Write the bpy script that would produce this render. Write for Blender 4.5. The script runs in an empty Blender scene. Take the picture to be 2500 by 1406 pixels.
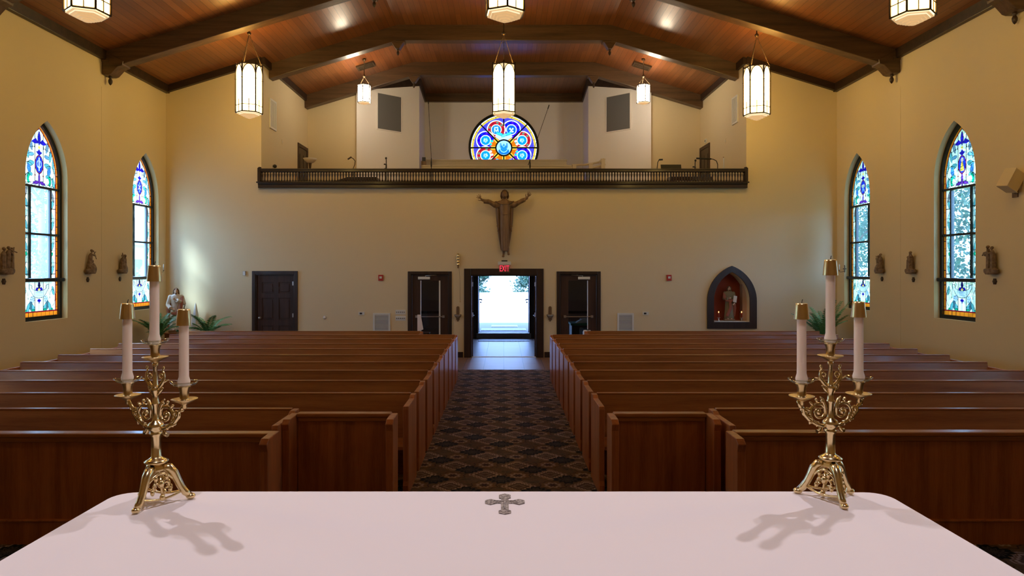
import bpy, bmesh, math, random
import numpy as np
from mathutils import Vector, Matrix, Euler, Quaternion
random.seed(7)
PI = math.pi
S = bpy.context.scene
C = S.collection

# ------------------------------------------------------------------ camera
cd = bpy.data.cameras.new('camera'); cam = bpy.data.objects.new('camera', cd); C.objects.link(cam)
cam.location = (0, 0, 2.2); cam.rotation_euler = (PI/2, 0, 0)
cd.sensor_width = 36; cd.lens = 36*1700/2500
cd.shift_x = 20/2500; cd.shift_y = -43/2500
cd.clip_start = 0.05; cd.clip_end = 400
S.camera = cam
# ------------------------------------------------------------------ exposure
S.view_settings.view_transform = 'Standard'; S.view_settings.look = 'None'
S.view_settings.gamma = 1; S.view_settings.use_curve_mapping = False
S.view_settings.exposure = 0.0
# ------------------------------------------------------------------ world
LANTERN = 19.0
SKY = 21.0
w = bpy.data.worlds.new('sky'); S.world = w; w.use_nodes = True
nt = w.node_tree; nt.nodes.clear()
sky = nt.nodes.new('ShaderNodeTexSky'); sky.sky_type = 'NISHITA'; sky.sun_disc = False
sky.sun_elevation = math.radians(48); sky.sun_rotation = math.radians(-90); sky.air_density = 1.3
tint = nt.nodes.new('ShaderNodeMix'); tint.data_type = 'RGBA'; tint.blend_type = 'MIX'
tint.inputs[0].default_value = 0.85
tint.inputs[7].default_value = (0.26, 0.44, 1.02, 1)
bgm = nt.nodes.new('ShaderNodeBackground'); bgm.inputs[1].default_value = SKY
out = nt.nodes.new('ShaderNodeOutputWorld')
mul = nt.nodes.new('ShaderNodeMix'); mul.data_type = 'RGBA'; mul.blend_type = 'MULTIPLY'; mul.inputs[0].default_value = 1
mul.inputs[7].default_value = (0.20, 0.25, 0.30, 1)
nt.links.new(sky.outputs[0], mul.inputs[6]); nt.links.new(mul.outputs[2], tint.inputs[6])
nt.links.new(tint.outputs[2], bgm.inputs[0]); nt.links.new(bgm.outputs[0], out.inputs[0])
# ------------------------------------------------------------------ sun
sl = bpy.data.lights.new('sun', 'SUN'); so = bpy.data.objects.new('sun', sl); C.objects.link(so)
sl.energy = 12; sl.angle = math.radians(15); sl.color = (0.64, 0.74, 1.0)
sd = Vector((0.46, 0.52, -0.53)).normalized()          # travel direction: in from the left, steeply down
so.rotation_euler = sd.to_track_quat('-Z', 'Y').to_euler(); so.location = (-30, 5, 30)

def spot(name, loc, target, power, size, blend, col, rad=.05):
    l = bpy.data.lights.new(name, 'SPOT'); o = bpy.data.objects.new(name, l); C.objects.link(o)
    l.energy = power; l.spot_size = math.radians(size); l.spot_blend = blend; l.color = col; l.shadow_soft_size = rad
    o.location = loc; o.rotation_euler = (Vector(target)-Vector(loc)).to_track_quat('-Z', 'Y').to_euler()
    return o
SPOTS = [((-3.6, 5.0, 7.9), (-.45, 1.75, 1.51)), ((3.6, 5.0, 7.9), (.45, 1.75, 1.51)), ((0, -.6, 8.3), (0, 1.7, 1.51))]

# ================================================================== helpers
def link(o, parent=None):
    C.objects.link(o)
    if parent: o.parent = parent
    return o
def props(o, label=None, cat=None, group=None, kind=None):
    if label: o['label'] = label
    if cat: o['category'] = cat
    if group: o['group'] = group
    if kind: o['kind'] = kind
    return o
def thing(name, label, cat, loc=(0, 0, 0), rz=0, group=None, kind=None):
    o = bpy.data.objects.new(name, None); o.empty_display_size = .1; C.objects.link(o)
    o.location = loc; o.rotation_euler = (0, 0, rz)
    return props(o, label, cat, group, kind)
def dup(o, parent=None):
    c = o.copy(); C.objects.link(c)
    if parent: c.parent = parent
    for ch in list(o.children): dup(ch, c)
    return c

class MB:
    """collects shapes in one bmesh"""
    def __init__(s): s.b = bmesh.new(); s.mi = 0; s.M = None
    def v(s, co):
        co = Vector(co)
        return s.b.verts.new(s.M @ co if s.M else co)
    def f(s, vs, smooth=False):
        try:
            f = s.b.faces.new(vs); f.material_index = s.mi; f.smooth = smooth; return f
        except ValueError: return None
    def box(s, x0, x1, y0, y1, z0, z1):
        p = [s.v((x, y, z)) for z in (z0, z1) for y in (y0, y1) for x in (x0, x1)]
        for q in ((0, 2, 3, 1), (4, 5, 7, 6), (0, 1, 5, 4), (2, 6, 7, 3), (0, 4, 6, 2), (1, 3, 7, 5)): s.f([p[i] for i in q])
        return s
    def prism(s, pts, axis, a, b):
        """closed outline pts (2-D) extruded along axis from a to b; outline in the other two axes"""
        def m(p, t):
            return {'x': (t, p[0], p[1]), 'y': (p[0], t, p[1]), 'z': (p[0], p[1], t)}[axis]
        A = [s.v(m(p, a)) for p in pts]; B = [s.v(m(p, b)) for p in pts]; n = len(pts)
        s.f(A); s.f(B[::-1])
        for i in range(n): s.f([A[i], B[i], B[(i+1) % n], A[(i+1) % n]])
        return s
    def loft(s, rings, cap=True, smooth=True, closed=True):
        R = [[s.v(p) for p in r] for r in rings]; n = len(R[0])
        for i in range(len(R)-1):
            for j in range(n if closed else n-1):
                s.f([R[i][j], R[i][(j+1) % n], R[i+1][(j+1) % n], R[i+1][j]], smooth)
        if cap and closed: s.f(R[0][::-1]); s.f(R[-1])
        return s
    def lathe(s, prof, c=(0, 0, 0), seg=20, smooth=True, rot=0, cap=True):
        rings = [[(c[0]+max(r, 1e-4)*math.cos(rot+2*PI*k/seg), c[1]+max(r, 1e-4)*math.sin(rot+2*PI*k/seg), c[2]+z) for k in range(seg)] for r, z in prof]
        return s.loft(rings, cap, smooth)
    def tube(s, pts, r, seg=8, smooth=True, flat=1.0):
        pts = [Vector(p) for p in pts]; n = len(pts)
        rr = r if isinstance(r, (list, tuple)) else [r]*n
        up = None; rings = []
        for i, p in enumerate(pts):
            t = (pts[min(i+1, n-1)]-pts[max(i-1, 0)])
            if t.length < 1e-9: t = Vector((0, 0, 1))
            t.normalize()
            if up is None:
                up = Vector((0, 0, 1)) if abs(t.z) < .9 else Vector((0, 1, 0))
            side = t.cross(up)
            if side.length < 1e-6: side = t.cross(Vector((1, 0, 0)))
            side.normalize(); up = side.cross(t).normalized()
            rings.append([p+rr[i]*(math.cos(2*PI*k/seg)*side+flat*math.sin(2*PI*k/seg)*up) for k in range(seg)])
        return s.loft(rings, True, smooth)
    def ell(s, c, r, rot=None, seg=12, rings=8):
        m = Matrix.Translation(c) @ (Euler(rot).to_matrix().to_4x4() if rot else Matrix.Identity(4))
        if isinstance(r, (int, float)): r = (r, r, r)
        rs = []
        for i in range(rings+1):
            a = -PI/2+PI*i/rings; z = math.sin(a); q = max(math.cos(a), 1e-3)
            rs.append([m @ Vector((r[0]*q*math.cos(2*PI*k/seg), r[1]*q*math.sin(2*PI*k/seg), r[2]*z)) for k in range(seg)])
        return s.loft(rs)
    def cap(s, p0, p1, r0, r1, seg=10):
        p0 = Vector(p0); p1 = Vector(p1); t = (p1-p0).normalized()
        pts = [p0-t*r0*.95, p0-t*r0*.7, p0-t*r0*.3, p0, p1, p1+t*r1*.3, p1+t*r1*.7, p1+t*r1*.95]
        return s.tube(pts, [r0*.25, r0*.72, r0*.96, r0, r1, r1*.96, r1*.72, r1*.25], seg)
    def mesh(s, me, M=None):
        off = len(s.b.verts)
        vs = [s.v((M @ v.co) if M else v.co) for v in me.vertices]
        for p in me.polygons: s.f([vs[i] for i in p.vertices])
        return s
    def build(s, name, mat, parent=None, bevel=0, **kw):
        me = bpy.data.meshes.new(name)
        bmesh.ops.recalc_face_normals(s.b, faces=s.b.faces[:])
        s.b.to_mesh(me); s.b.free()
        for m in (mat if isinstance(mat, (list, tuple)) else [mat]): me.materials.append(m)
        o = bpy.data.objects.new(name, me); link(o, parent)
        if bevel:
            md = o.modifiers.new('bevel', 'BEVEL'); md.width = bevel; md.segments = 2; md.limit_method = 'ANGLE'; md.angle_limit = math.radians(50)
        if kw: props(o, **kw)
        return o
    def carve(s, name, mat, parent, voxel, sm=3, **kw):
        o = s.build(name, mat, parent, **kw)
        r = o.modifiers.new('remesh', 'REMESH'); r.mode = 'VOXEL'; r.voxel_size = voxel; r.use_smooth_shade = True
        if sm:
            q = o.modifiers.new('smooth', 'SMOOTH'); q.iterations = sm; q.factor = .5
        return o

def plate_mesh(outline, holes=(), t=.05):
    """flat plate with holes in the XY plane, thickness t centred on z=0"""
    cu = bpy.data.curves.new('tmp', 'CURVE'); cu.dimensions = '2D'; cu.fill_mode = 'BOTH'; cu.extrude = t/2
    for pts in [outline]+list(holes):
        sp = cu.splines.new('POLY'); sp.points.add(len(pts)-1)
        for i, p in enumerate(pts): sp.points[i].co = (p[0], p[1], 0, 1)
        sp.use_cyclic_u = True
    ob = bpy.data.objects.new('tmp', cu); C.objects.link(ob)
    me = bpy.data.meshes.new_from_object(ob)
    bpy.data.objects.remove(ob); bpy.data.curves.remove(cu)
    return me
XZ = lambda y: Matrix.Translation((0, y, 0)) @ Matrix.Rotation(PI/2, 4, 'X')         # plate (x,y)->(X,Z)
YZ = lambda x: Matrix.Translation((x, 0, 0)) @ Matrix(((0, 0, 1, 0), (1, 0, 0, 0), (0, 1, 0, 0), (0, 0, 0, 1)))  # (x,y)->(Y,Z)
def text_mesh(txt, size, depth=.004):
    cu = bpy.data.curves.new('tmp', 'FONT'); cu.body = txt; cu.size = size; cu.extrude = depth/2; cu.align_x = 'CENTER'; cu.align_y = 'CENTER'
    ob = bpy.data.objects.new('tmp', cu); C.objects.link(ob); me = bpy.data.meshes.new_from_object(ob)
    bpy.data.objects.remove(ob); bpy.data.curves.remove(cu); return me
def arc(cx, cy, r, a0, a1, n): return [(cx+r*math.cos(a0+(a1-a0)*i/n), cy+r*math.sin(a0+(a1-a0)*i/n)) for i in range(n+1)]
def rect(x0, x1, y0, y1): return [(x0, y0), (x1, y0), (x1, y1), (x0, y1)]
def gothic(a, z0, zs, za, inset=0, c=0, n=14, bot=None):
    """pointed arch outline, half width a, sill z0, spring zs, apex za"""
    h = za-zs; R = (h*h+a*a)/(2*a); b = (inset if bot is None else bot)
    r = R-inset; hh = math.sqrt(max(r*r-(R-a)**2, 0))
    right = []; t1 = math.atan2(hh, R-a)
    for i in range(n+1):
        t = t1*i/n; right.append((c-(R-a)+r*math.cos(t), zs+r*math.sin(t)))
    left = [(2*c-x, z) for x, z in right[::-1][1:]]
    return [(c+a-inset, z0+b)]+right+left+[(c-a+inset, z0+b)]

# ------------------------------------------------------------------ materials
def mat(name, col=(.5, .5, .5), rough=.5, metal=0, emit=None, es=0, coat=0, spec=.5, trans=0, sss=0):
    m = bpy.data.materials.new(name); m.use_nodes = True; b = m.node_tree.nodes['Principled BSDF']
    b.inputs['Base Color'].default_value = (*col, 1); b.inputs['Roughness'].default_value = rough; b.inputs['Metallic'].default_value = metal
    b.inputs['Specular IOR Level'].default_value = spec
    if coat: b.inputs['Coat Weight'].default_value = coat; b.inputs['Coat Roughness'].default_value = .12
    if emit: b.inputs['Emission Color'].default_value = (*emit, 1); b.inputs['Emission Strength'].default_value = es
    if trans: b.inputs['Transmission Weight'].default_value = trans
    if sss: b.inputs['Subsurface Weight'].default_value = sss; b.inputs['Subsurface Radius'].default_value = (.02, .012, .008)
    return m
class N:
    """tiny node helper"""
    def __init__(s, m): s.t = m.node_tree; s.bsdf = s.t.nodes.get('Principled BSDF')
    def n(s, typ, **kw):
        x = s.t.nodes.new(typ)
        for k, v in kw.items(): setattr(x, k, v)
        return x
    def l(s, a, b): s.t.links.new(a, b)
    def val(s, x, inp):
        if isinstance(x, (int, float)): inp.default_value = x
        elif isinstance(x, tuple): inp.default_value = x
        else: s.l(x, inp)
    def m(s, op, a, b=0, c=0):
        x = s.n('ShaderNodeMath', operation=op); s.val(a, x.inputs[0]); s.val(b, x.inputs[1])
        if op in ('MULTIPLY_ADD', 'COMPARE', 'WRAP', 'SMOOTH_MIN'): s.val(c, x.inputs[2])
        return x.outputs[0]
    def mix(s, fac, a, b, typ='MIX'):
        x = s.n('ShaderNodeMix', data_type='RGBA', blend_type=typ); s.val(fac, x.inputs[0])
        s.val((*a, 1) if isinstance(a, tuple) and len(a) == 3 else a, x.inputs[6]); s.val((*b, 1) if isinstance(b, tuple) and len(b) == 3 else b, x.inputs[7])
        return x.outputs[2]
    def coord(s, kind='Object'): return s.n('ShaderNodeTexCoord').outputs[kind]
    def mp(s, v, scale=(1, 1, 1), rot=(0, 0, 0), loc=(0, 0, 0)):
        x = s.n('ShaderNodeMapping'); s.l(v, x.inputs[0]); x.inputs['Scale'].default_value = scale; x.inputs['Rotation'].default_value = rot; x.inputs['Location'].default_value = loc
        return x.outputs[0]
    def noise(s, v, scale, detail=3, rough=.5):
        x = s.n('ShaderNodeTexNoise'); s.l(v, x.inputs['Vector']); x.inputs['Scale'].default_value = scale; x.inputs['Detail'].default_value = detail; x.inputs['Roughness'].default_value = rough
        return x.outputs[0]
    def ramp(s, v, stops):
        x = s.n('ShaderNodeValToRGB'); s.l(v, x.inputs[0]); e = x.color_ramp.elements
        while len(e) < len(stops): e.new(.5)
        for i, (p, c) in enumerate(stops): e[i].position = p; e[i].color = (*c, 1)
        return x.outputs[0]
    def bump(s, h, strength=.2, dist=.01):
        x = s.n('ShaderNodeBump'); s.l(h, x.inputs['Height']); x.inputs['Strength'].default_value = strength; x.inputs['Distance'].default_value = dist
        s.l(x.outputs[0], s.bsdf.inputs['Normal'])
    def col(s, c): s.l(c, s.bsdf.inputs['Base Color'])

def paint(name, col, rough=.75):
    m = mat(name, col, rough, spec=.3); n = N(m); c = n.coord()
    n.bump(n.noise(n.mp(c, (1, 1, 2.5)), 40, 3), .12, .01)
    return m
def wood(name, c1, c2, c3, rough=.3, axis='x', scale=1., coat=.3, rvar=True, spec=.5):
    m = mat(name, c1, rough, coat=coat, spec=spec); n = N(m); c = n.coord()
    sc = {'x': (.35, 6, 6), 'y': (6, .35, 6), 'z': (6, 6, .35)}[axis]
    v = n.mp(c, tuple(q*scale for q in sc))
    if rvar:
        oi = n.n('ShaderNodeObjectInfo'); add = n.n('ShaderNodeVectorMath', operation='ADD'); n.l(v, add.inputs[0])
        cx = n.n('ShaderNodeCombineXYZ'); n.l(n.m('MULTIPLY', oi.outputs['Random'], 17), cx.inputs[0]); n.l(n.m('MULTIPLY', oi.outputs['Random'], 31), cx.inputs[1]); n.l(cx.outputs[0], add.inputs[1]); v = add.outputs[0]
    a = n.noise(v, 1.6, 5, .6); b = n.noise(n.mp(v, (3, 3, 3)), 6, 4, .7)
    f = n.m('ADD', n.m('MULTIPLY', a, .7), n.m('MULTIPLY', b, .3))
    n.col(n.ramp(f, [(.35, c3), (.5, c1), (.66, c2)]))
    n.bump(b, .08, .004)
    return m
M = {}
M['wall'] = paint('cream_wall_paint', (.72, .60, .39))
M['wall_white'] = paint('pale_loft_wall', (.92, .89, .90))  # loft centre walls, paler than the other walls
M['narthex_wall'] = paint('narthex_paint', (.50, .36, .32))
M['trim'] = wood('dark_stained_trim', (.030, .014, .008), (.050, .024, .013), (.012, .006, .004), .45, 'x', 1, .1, False)
M['door'] = wood('dark_door_wood', (.045, .017, .010), (.065, .026, .015), (.022, .008, .005), .5, 'z', 1, .03, False)
M['casing'] = wood('door_casing_wood', (.028, .013, .009), (.040, .019, .013), (.014, .007, .005), .4, 'z', 1, .15, False)
M['beam'] = wood('beam_wood', (.085, .043, .020), (.13, .070, .034), (.04, .02, .01), .42, 'x', 1, .12, False)
M['pew'] = wood('oak_pew_wood', (.35, .125, .030), (.44, .17, .044), (.24, .078, .018), .33, 'x', 1.2, .18, spec=.45)
M['pew_v'] = wood('oak_panel_wood', (.40, .135, .045), (.50, .18, .06), (.26, .08, .028), .36, 'z', 1.2, .10, spec=.35)
M['railwood'] = wood('railing_wood', (.018, .007, .004), (.028, .011, .006), (.009, .004, .002), .35, 'x', 1, .2, False)
M['cream_riser'] = paint('cream_riser_paint', (.62, .53, .38), .5)
M['brass'] = mat('polished_brass', (.80, .63, .34), .24, 1)
nn = N(M['brass']); nn.bump(nn.noise(nn.coord(), 60, 2), .25, .002)
M['brass_smooth'] = mat('satin_brass_cap', (.70, .52, .25), .30, 1)
M['bronze'] = mat('dark_bronze', (.10, .07, .045), .45, .7)
M['lead'] = mat('lantern_metal', (.07, .045, .03), .5, .5)
M['frame'] = mat('black_window_frame', (.012, .016, .020), .3, .2)
M['wax'] = mat('candle_wax', (.92, .75, .60), .45, sss=.3)
M['cloth'] = mat('white_altar_cloth', (.84, .76, .76), .8, spec=.2)
nn = N(M['cloth']); nn.bump(nn.noise(nn.mp(nn.coord(), (1, 1, 1)), 3, 3), .12, .02)
M['embroid'] = mat('grey_embroidery', (.26, .22, .20), .7)
nn = N(M['embroid']); nn.col(nn.ramp(nn.noise(nn.coord(), 160, 2), [(.4, (.15, .12, .11)), (.6, (.42, .36, .32))]))
M['black'] = mat('matt_black', (.012, .012, .012), .5)
M['steel'] = mat('brushed_steel', (.55, .55, .57), .3, 1)
M['whiteplastic'] = mat('white_plastic', (.72, .72, .70), .4)
M['greyplastic'] = mat('grey_speaker_cloth', (.16, .16, .17), .9)
nn = N(M['greyplastic']); nn.bump(nn.noise(nn.coord(), 150, 2), .3, .003)
M['red'] = mat('red_plastic', (.45, .03, .02), .35)
M['teal'] = mat('teal_upholstery', (.02, .055, .06), .8)
M['carve'] = wood('carved_limewood', (.20, .115, .055), (.30, .18, .09), (.09, .05, .025), .55, 'z', 1.5, 0, False)
M['carve_dark'] = wood('carved_limewood_dark', (.14, .075, .035), (.19, .105, .05), (.07, .035, .018), .55, 'z', 1.5, 0, False)
M['carve_hair'] = mat('carved_hair_brown', (.075, .038, .018), .6)
M['station'] = mat('antiqued_relief', (.19, .13, .08), .6)
nn = N(M['station']); nn.col(nn.ramp(nn.noise(nn.coord(), 22, 4), [(.35, (.14, .09, .055)), (.62, (.25, .175, .11))]))
M['plaque'] = mat('bronze_plaque', (.055, .03, .018), .45, .4)
M['exit_red'] = mat('exit_letters', (.9, .05, .08), .4, emit=(1, .03, .09), es=1.3)
M['flame'] = mat('candle_flame', (1, .5, .1), .4, emit=(1, .32, .08), es=9)
M['redwax'] = mat('red_votive_glass', (.35, .03, .012), .3)
M['niche'] = paint('terracotta_niche_paint', (.30, .055, .030), .7)
M['robe_white'] = mat('pale_statue_robe', (.66, .60, .55), .6)
M['skin_st'] = mat('painted_statue_skin', (.62, .42, .32), .5)
M['hair_st'] = mat('painted_statue_hair', (.16, .09, .05), .6)
M['robe_red'] = mat('muted_red_robe', (.34, .12, .085), .65)
M['robe_green'] = mat('olive_robe', (.22, .19, .11), .65)
M['pot'] = mat('woven_pot', (.25, .15, .08), .8)
M['marble'] = mat('white_marble_shelf', (.7, .68, .66), .3)
M['leafpalm'] = mat('palm_leaf', (.05, .17, .055), .45)
nn = N(M['leafpalm']); oi = nn.n('ShaderNodeObjectInfo'); nn.col(nn.mix(oi.outputs['Random'], (.05, .20, .07), (.13, .36, .12)))
M['concrete'] = mat('pale_concrete', (.24, .235, .225), .85)
M['grass'] = mat('lawn', (.10, .26, .06), .9)
M['bark'] = mat('tree_bark', (.12, .09, .06), .9)
M['siding'] = mat('white_siding', (.40, .41, .41), .7)
nn = N(M['siding']); ww = nn.n('ShaderNodeTexWave', wave_type='BANDS', bands_direction='Z'); nn.l(nn.coord(), ww.inputs[0]); ww.inputs['Scale'].default_value = 2.6; nn.bump(ww.outputs[1], .5, .02)
M['leaf'] = mat('tree_leaves', (.10, .30, .10), .5)
nt_ = M['leaf'].node_tree; nn = N(M['leaf'])
tr = nn.n('ShaderNodeBsdfTranslucent'); tr.inputs[0].default_value = (.05, .12, .06, 1)
g = nn.n('ShaderNodeNewGeometry'); rc = nn.mix(g.outputs['Random Per Island'], (.015, .05, .03), (.05, .11, .06)); nn.col(rc)
mx = nn.n('ShaderNodeMixShader'); mx.inputs[0].default_value = .45; nn.l(nn.bsdf.outputs[0], mx.inputs[1]); nn.l(tr.outputs[0], mx.inputs[2]); nn.l(mx.outputs[0], nt_.nodes['Material Output'].inputs[0])

# clear glass (thin): transparent + fresnel gloss
def thin_glass(name, col=(1, 1, 1), gl=.08, rough=.02, wavy=0):
    m = bpy.data.materials.new(name); m.use_nodes = True; t = m.node_tree; t.nodes.clear(); n = N(m)
    o = n.n('ShaderNodeOutputMaterial'); a = n.n('ShaderNodeBsdfTransparent'); a.inputs[0].default_value = (*col, 1)
    b = n.n('ShaderNodeBsdfGlossy'); b.inputs['Roughness'].default_value = rough
    lw = n.n('ShaderNodeLayerWeight'); lw.inputs[0].default_value = .15
    mxx = n.n('ShaderNodeMixShader'); n.l(n.m('ADD', n.m('MULTIPLY', lw.outputs['Facing'], .5), gl), mxx.inputs[0]); n.l(a.outputs[0], mxx.inputs[1]); n.l(b.outputs[0], mxx.inputs[2]); n.l(mxx.outputs[0], o.inputs[0])
    return m
M['doorglass'] = thin_glass('door_glass', (.75, .78, .78), .04)
M['bobeche'] = thin_glass('clear_glass_dish', (.90, .93, .92), .22)
# lantern glass
def lant(name, st, col):
    m = mat(name, (.9, .8, .6), .4, emit=col, es=st); return m
M['lantglass'] = lant('lit_lantern_glass', LANTERN, (1, .655, .19))
M['lanttop'] = lant('lit_lantern_glass_amber', .9, (1, .80, .45))
M['lantbot'] = mat('lit_lantern_base_tiers', (.35, .22, .10), .5, emit=(1, .62, .28), es=.62)
M['lantrim'] = mat('lit_lantern_base_rim', (.5, .4, .25), .5, emit=(1, .80, .52), es=1.0)
M['lantloft'] = lant('lit_small_lantern_glass', 42, (1, .84, .60))

# stained glass, pattern in vertex colours of the panes
def stained(name):
    m = bpy.data.materials.new(name); m.use_nodes = True; t = m.node_tree; t.nodes.clear(); n = N(m)
    o = n.n('ShaderNodeOutputMaterial'); at = n.n('ShaderNodeVertexColor'); at.layer_name = 'Glass'
    tl = n.n('ShaderNodeBsdfTranslucent'); tp = n.n('ShaderNodeBsdfTransparent'); gl = n.n('ShaderNodeBsdfGlossy'); gl.inputs['Roughness'].default_value = .15
    n.l(at.outputs[0], tl.inputs[0]); n.l(at.outputs[0], tp.inputs[0])
    a = n.n('ShaderNodeMixShader'); n.l(at.outputs[1], a.inputs[0]); n.l(tl.outputs[0], a.inputs[1]); n.l(tp.outputs[0], a.inputs[2])
    b = n.n('ShaderNodeMixShader'); b.inputs[0].default_value = .03; n.l(a.outputs[0], b.inputs[1]); n.l(gl.outputs[0], b.inputs[2])
    n.l(b.outputs[0], o.inputs[0]); return m
M['stained'] = stained('stained_glass')

# ceiling planks running the length of the room
m = mat('ceiling_planks', (.2, .08, .03), .33, coat=.12); n = N(m); c = n.coord()
v = n.mp(c, (1, 1, 1), (0, 0, PI/2))
br = n.n('ShaderNodeTexBrick'); n.l(v, br.inputs['Vector']); br.offset = .37; br.inputs['Scale'].default_value = 1
br.inputs['Brick Width'].default_value = 2.9; br.inputs['Row Height'].default_value = .135; br.inputs['Mortar Size'].default_value = .0035; br.inputs['Bias'].default_value = -.1
br.inputs['Color1'].default_value = (.20, .066, .019, 1); br.inputs['Color2'].default_value = (.29, .102, .031, 1); br.inputs['Mortar'].default_value = (.045, .016, .006, 1)
gr = n.noise(n.mp(c, (14, .9, 6)), 2.2, 5, .6)
n.col(n.mix(.45, br.outputs[0], n.ramp(gr, [(.3, (.5, .47, .45)), (.7, (1, .97, .93))]), 'MULTIPLY'))
n.bump(n.m('SUBTRACT', n.m('MULTIPLY', gr, .15), br.outputs[1]), .5, .006)
M['ceiling'] = m

# floor tiles
m = mat('brown_floor_tiles', (.2, .12, .09), .42, spec=.045); n = N(m); c = n.coord()
br = n.n('ShaderNodeTexBrick'); n.l(n.mp(c, (1, 1, 1), (0, 0, PI/2), (0, .0, 0)), br.inputs['Vector']); br.offset = 0.3; br.inputs['Scale'].default_value = 1
br.inputs['Brick Width'].default_value = .914; br.inputs['Row Height'].default_value = .457; br.inputs['Mortar Size'].default_value = .005
br.inputs['Color1'].default_value = (.24, .15, .115, 1); br.inputs['Color2'].default_value = (.27, .17, .13, 1); br.inputs['Mortar'].default_value = (.06, .045, .04, 1)
n.col(br.outputs[0]); n.bump(n.m('SUBTRACT', 1, br.outputs[1]), .4, .003)
M['tile'] = m

# patterned carpet: dark stars, pale diamonds and small rosettes on a lattice
m = mat('patterned_carpet', (.1, .08, .06), .95, spec=.1); n = N(m); c = n.coord()
sx = n.n('ShaderNodeSeparateXYZ'); n.l(c, sx.inputs[0]); X, Y = sx.outputs[0], sx.outputs[1]
px, py = .70, .745
def wrapd(v, c0, p):
    q = n.m('ADD', n.m('DIVIDE', n.m('SUBTRACT', v, c0), p), .5)
    return n.m('MULTIPLY', n.m('SUBTRACT', n.m('SUBTRACT', q, n.m('FLOOR', q)), .5), p)
def motif(cx, cy):
    dx, dy = wrapd(X, cx, px), wrapd(Y, cy, py)
    ax, ay = n.m('ABSOLUTE', dx), n.m('ABSOLUTE', dy)
    ang = n.m('ARCTAN2', dy, dx); r = n.m('SQRT', n.m('ADD', n.m('MULTIPLY', dx, dx), n.m('MULTIPLY', dy, dy)))
    return ax, ay, ang, r
def step(v, e, w=.006): # 1 when v<e
    x = n.n('ShaderNodeMapRange'); n.l(v, x.inputs[0]); x.inputs[1].default_value = e-w; x.inputs[2].default_value = e+w; x.inputs[3].default_value = 1; x.inputs[4].default_value = 0
    return x.outputs[0]
ns = n.noise(c, 16, 3); ns2 = n.noise(c, 7, 2)
col = n.ramp(n.noise(c, 11, 4, .65), [(.30, (.050, .036, .020)), (.45, (.11, .085, .050)), (.56, (.16, .098, .052)), (.70, (.075, .062, .035))])
def ring(shape, r0, r1): return n.m('MULTIPLY', step(shape, r1), n.m('SUBTRACT', 1, step(shape, r0)))
for cx, cy in ((-.20, 7.48), (-.55, 7.82)):       # pale diamonds
    ax, ay, ang, r = motif(cx, cy)
    d = n.m('ADD', n.m('ADD', ax, n.m('MULTIPLY', ay, .95)), n.m('MULTIPLY', n.m('COSINE', n.m('MULTIPLY', ang, 16)), .010))
    col = n.mix(step(d, .205), col, (.16, .095, .055)); col = n.mix(ring(d, .122, .152), col, (.42, .33, .27)); col = n.mix(step(d, .12), col, (.10, .065, .05)); col = n.mix(ring(d, .05, .075), col, (.22, .17, .13)); col = n.mix(ring(d, .172, .190), col, (.36, .27, .22))
for cx, cy in ((-.20, 7.86), (-.55, 7.45)):       # small rosettes
    ax, ay, ang, r = motif(cx, cy)
    d = n.m('ADD', n.m('MULTIPLY', r, 1.0), n.m('MULTIPLY', n.m('COSINE', n.m('MULTIPLY', ang, 8)), .012))
    col = n.mix(step(d, .15), col, (.17, .10, .045)); col = n.mix(ring(d, .125, .140), col, (.05, .035, .025)); col = n.mix(ring(d, .055, .08), col, (.36, .28, .22)); col = n.mix(step(d, .04), col, (.05, .03, .03))
for cx, cy in ((-.38, 7.67), (-.73, 7.31)):       # dark stars
    ax, ay, ang, r = motif(cx, cy)
    d = n.m('ADD', n.m('ADD', n.m('MULTIPLY', ax, .9), ay), n.m('MULTIPLY', n.m('COSINE', n.m('MULTIPLY', ang, 12)), .022))
    col = n.mix(step(d, .155), col, (.008, .009, .009)); col = n.mix(step(d, .100), col, (.075, .062, .048)); col = n.mix(ring(d, .05, .075), col, (.02, .018, .016))
col = n.mix(.35, col, n.ramp(n.noise(c, 90, 2), [(.3, (.45, .45, .45)), (.7, (1, 1, 1))]), 'MULTIPLY')
n.col(col); n.bump(n.noise(c, 200, 2), .4, .004)
M['carpet'] = m

# ================================================================== room shell
YB, XL, XR = 17.6, -8.54, 8.42           # back wall plane, side wall planes
LX = 6.13                                # loft opening half width
YL, YC = 21.75, 25.3                     # loft tan wall, loft centre wall
ZW, ZF, KX = 6.85, 8.60, 2.78            # ceiling height at walls, flat part, knee
SL = (ZF-ZW)/(8.5-KX)
def zc(x): return ZF if abs(x) < KX else ZF-(abs(x)-KX)*SL
Y0 = -4.5
b = MB()
pr = [(-9.1, zc(9.1)), (-KX, ZF), (KX, ZF), (9.1, zc(9.1)), (9.1, zc(9.1)+.25), (KX, ZF+.25), (-KX, ZF+.25), (-9.1, zc(9.1)+.25)]
b.prism(pr, 'y', Y0-.3, YC+.5); b.build('ceiling', M['ceiling'], kind='structure')
b = MB(); b.box(-9.1, 9.1, Y0-.3, 22.72, -.2, 0); b.build('floor', M['tile'], kind='structure')

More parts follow.
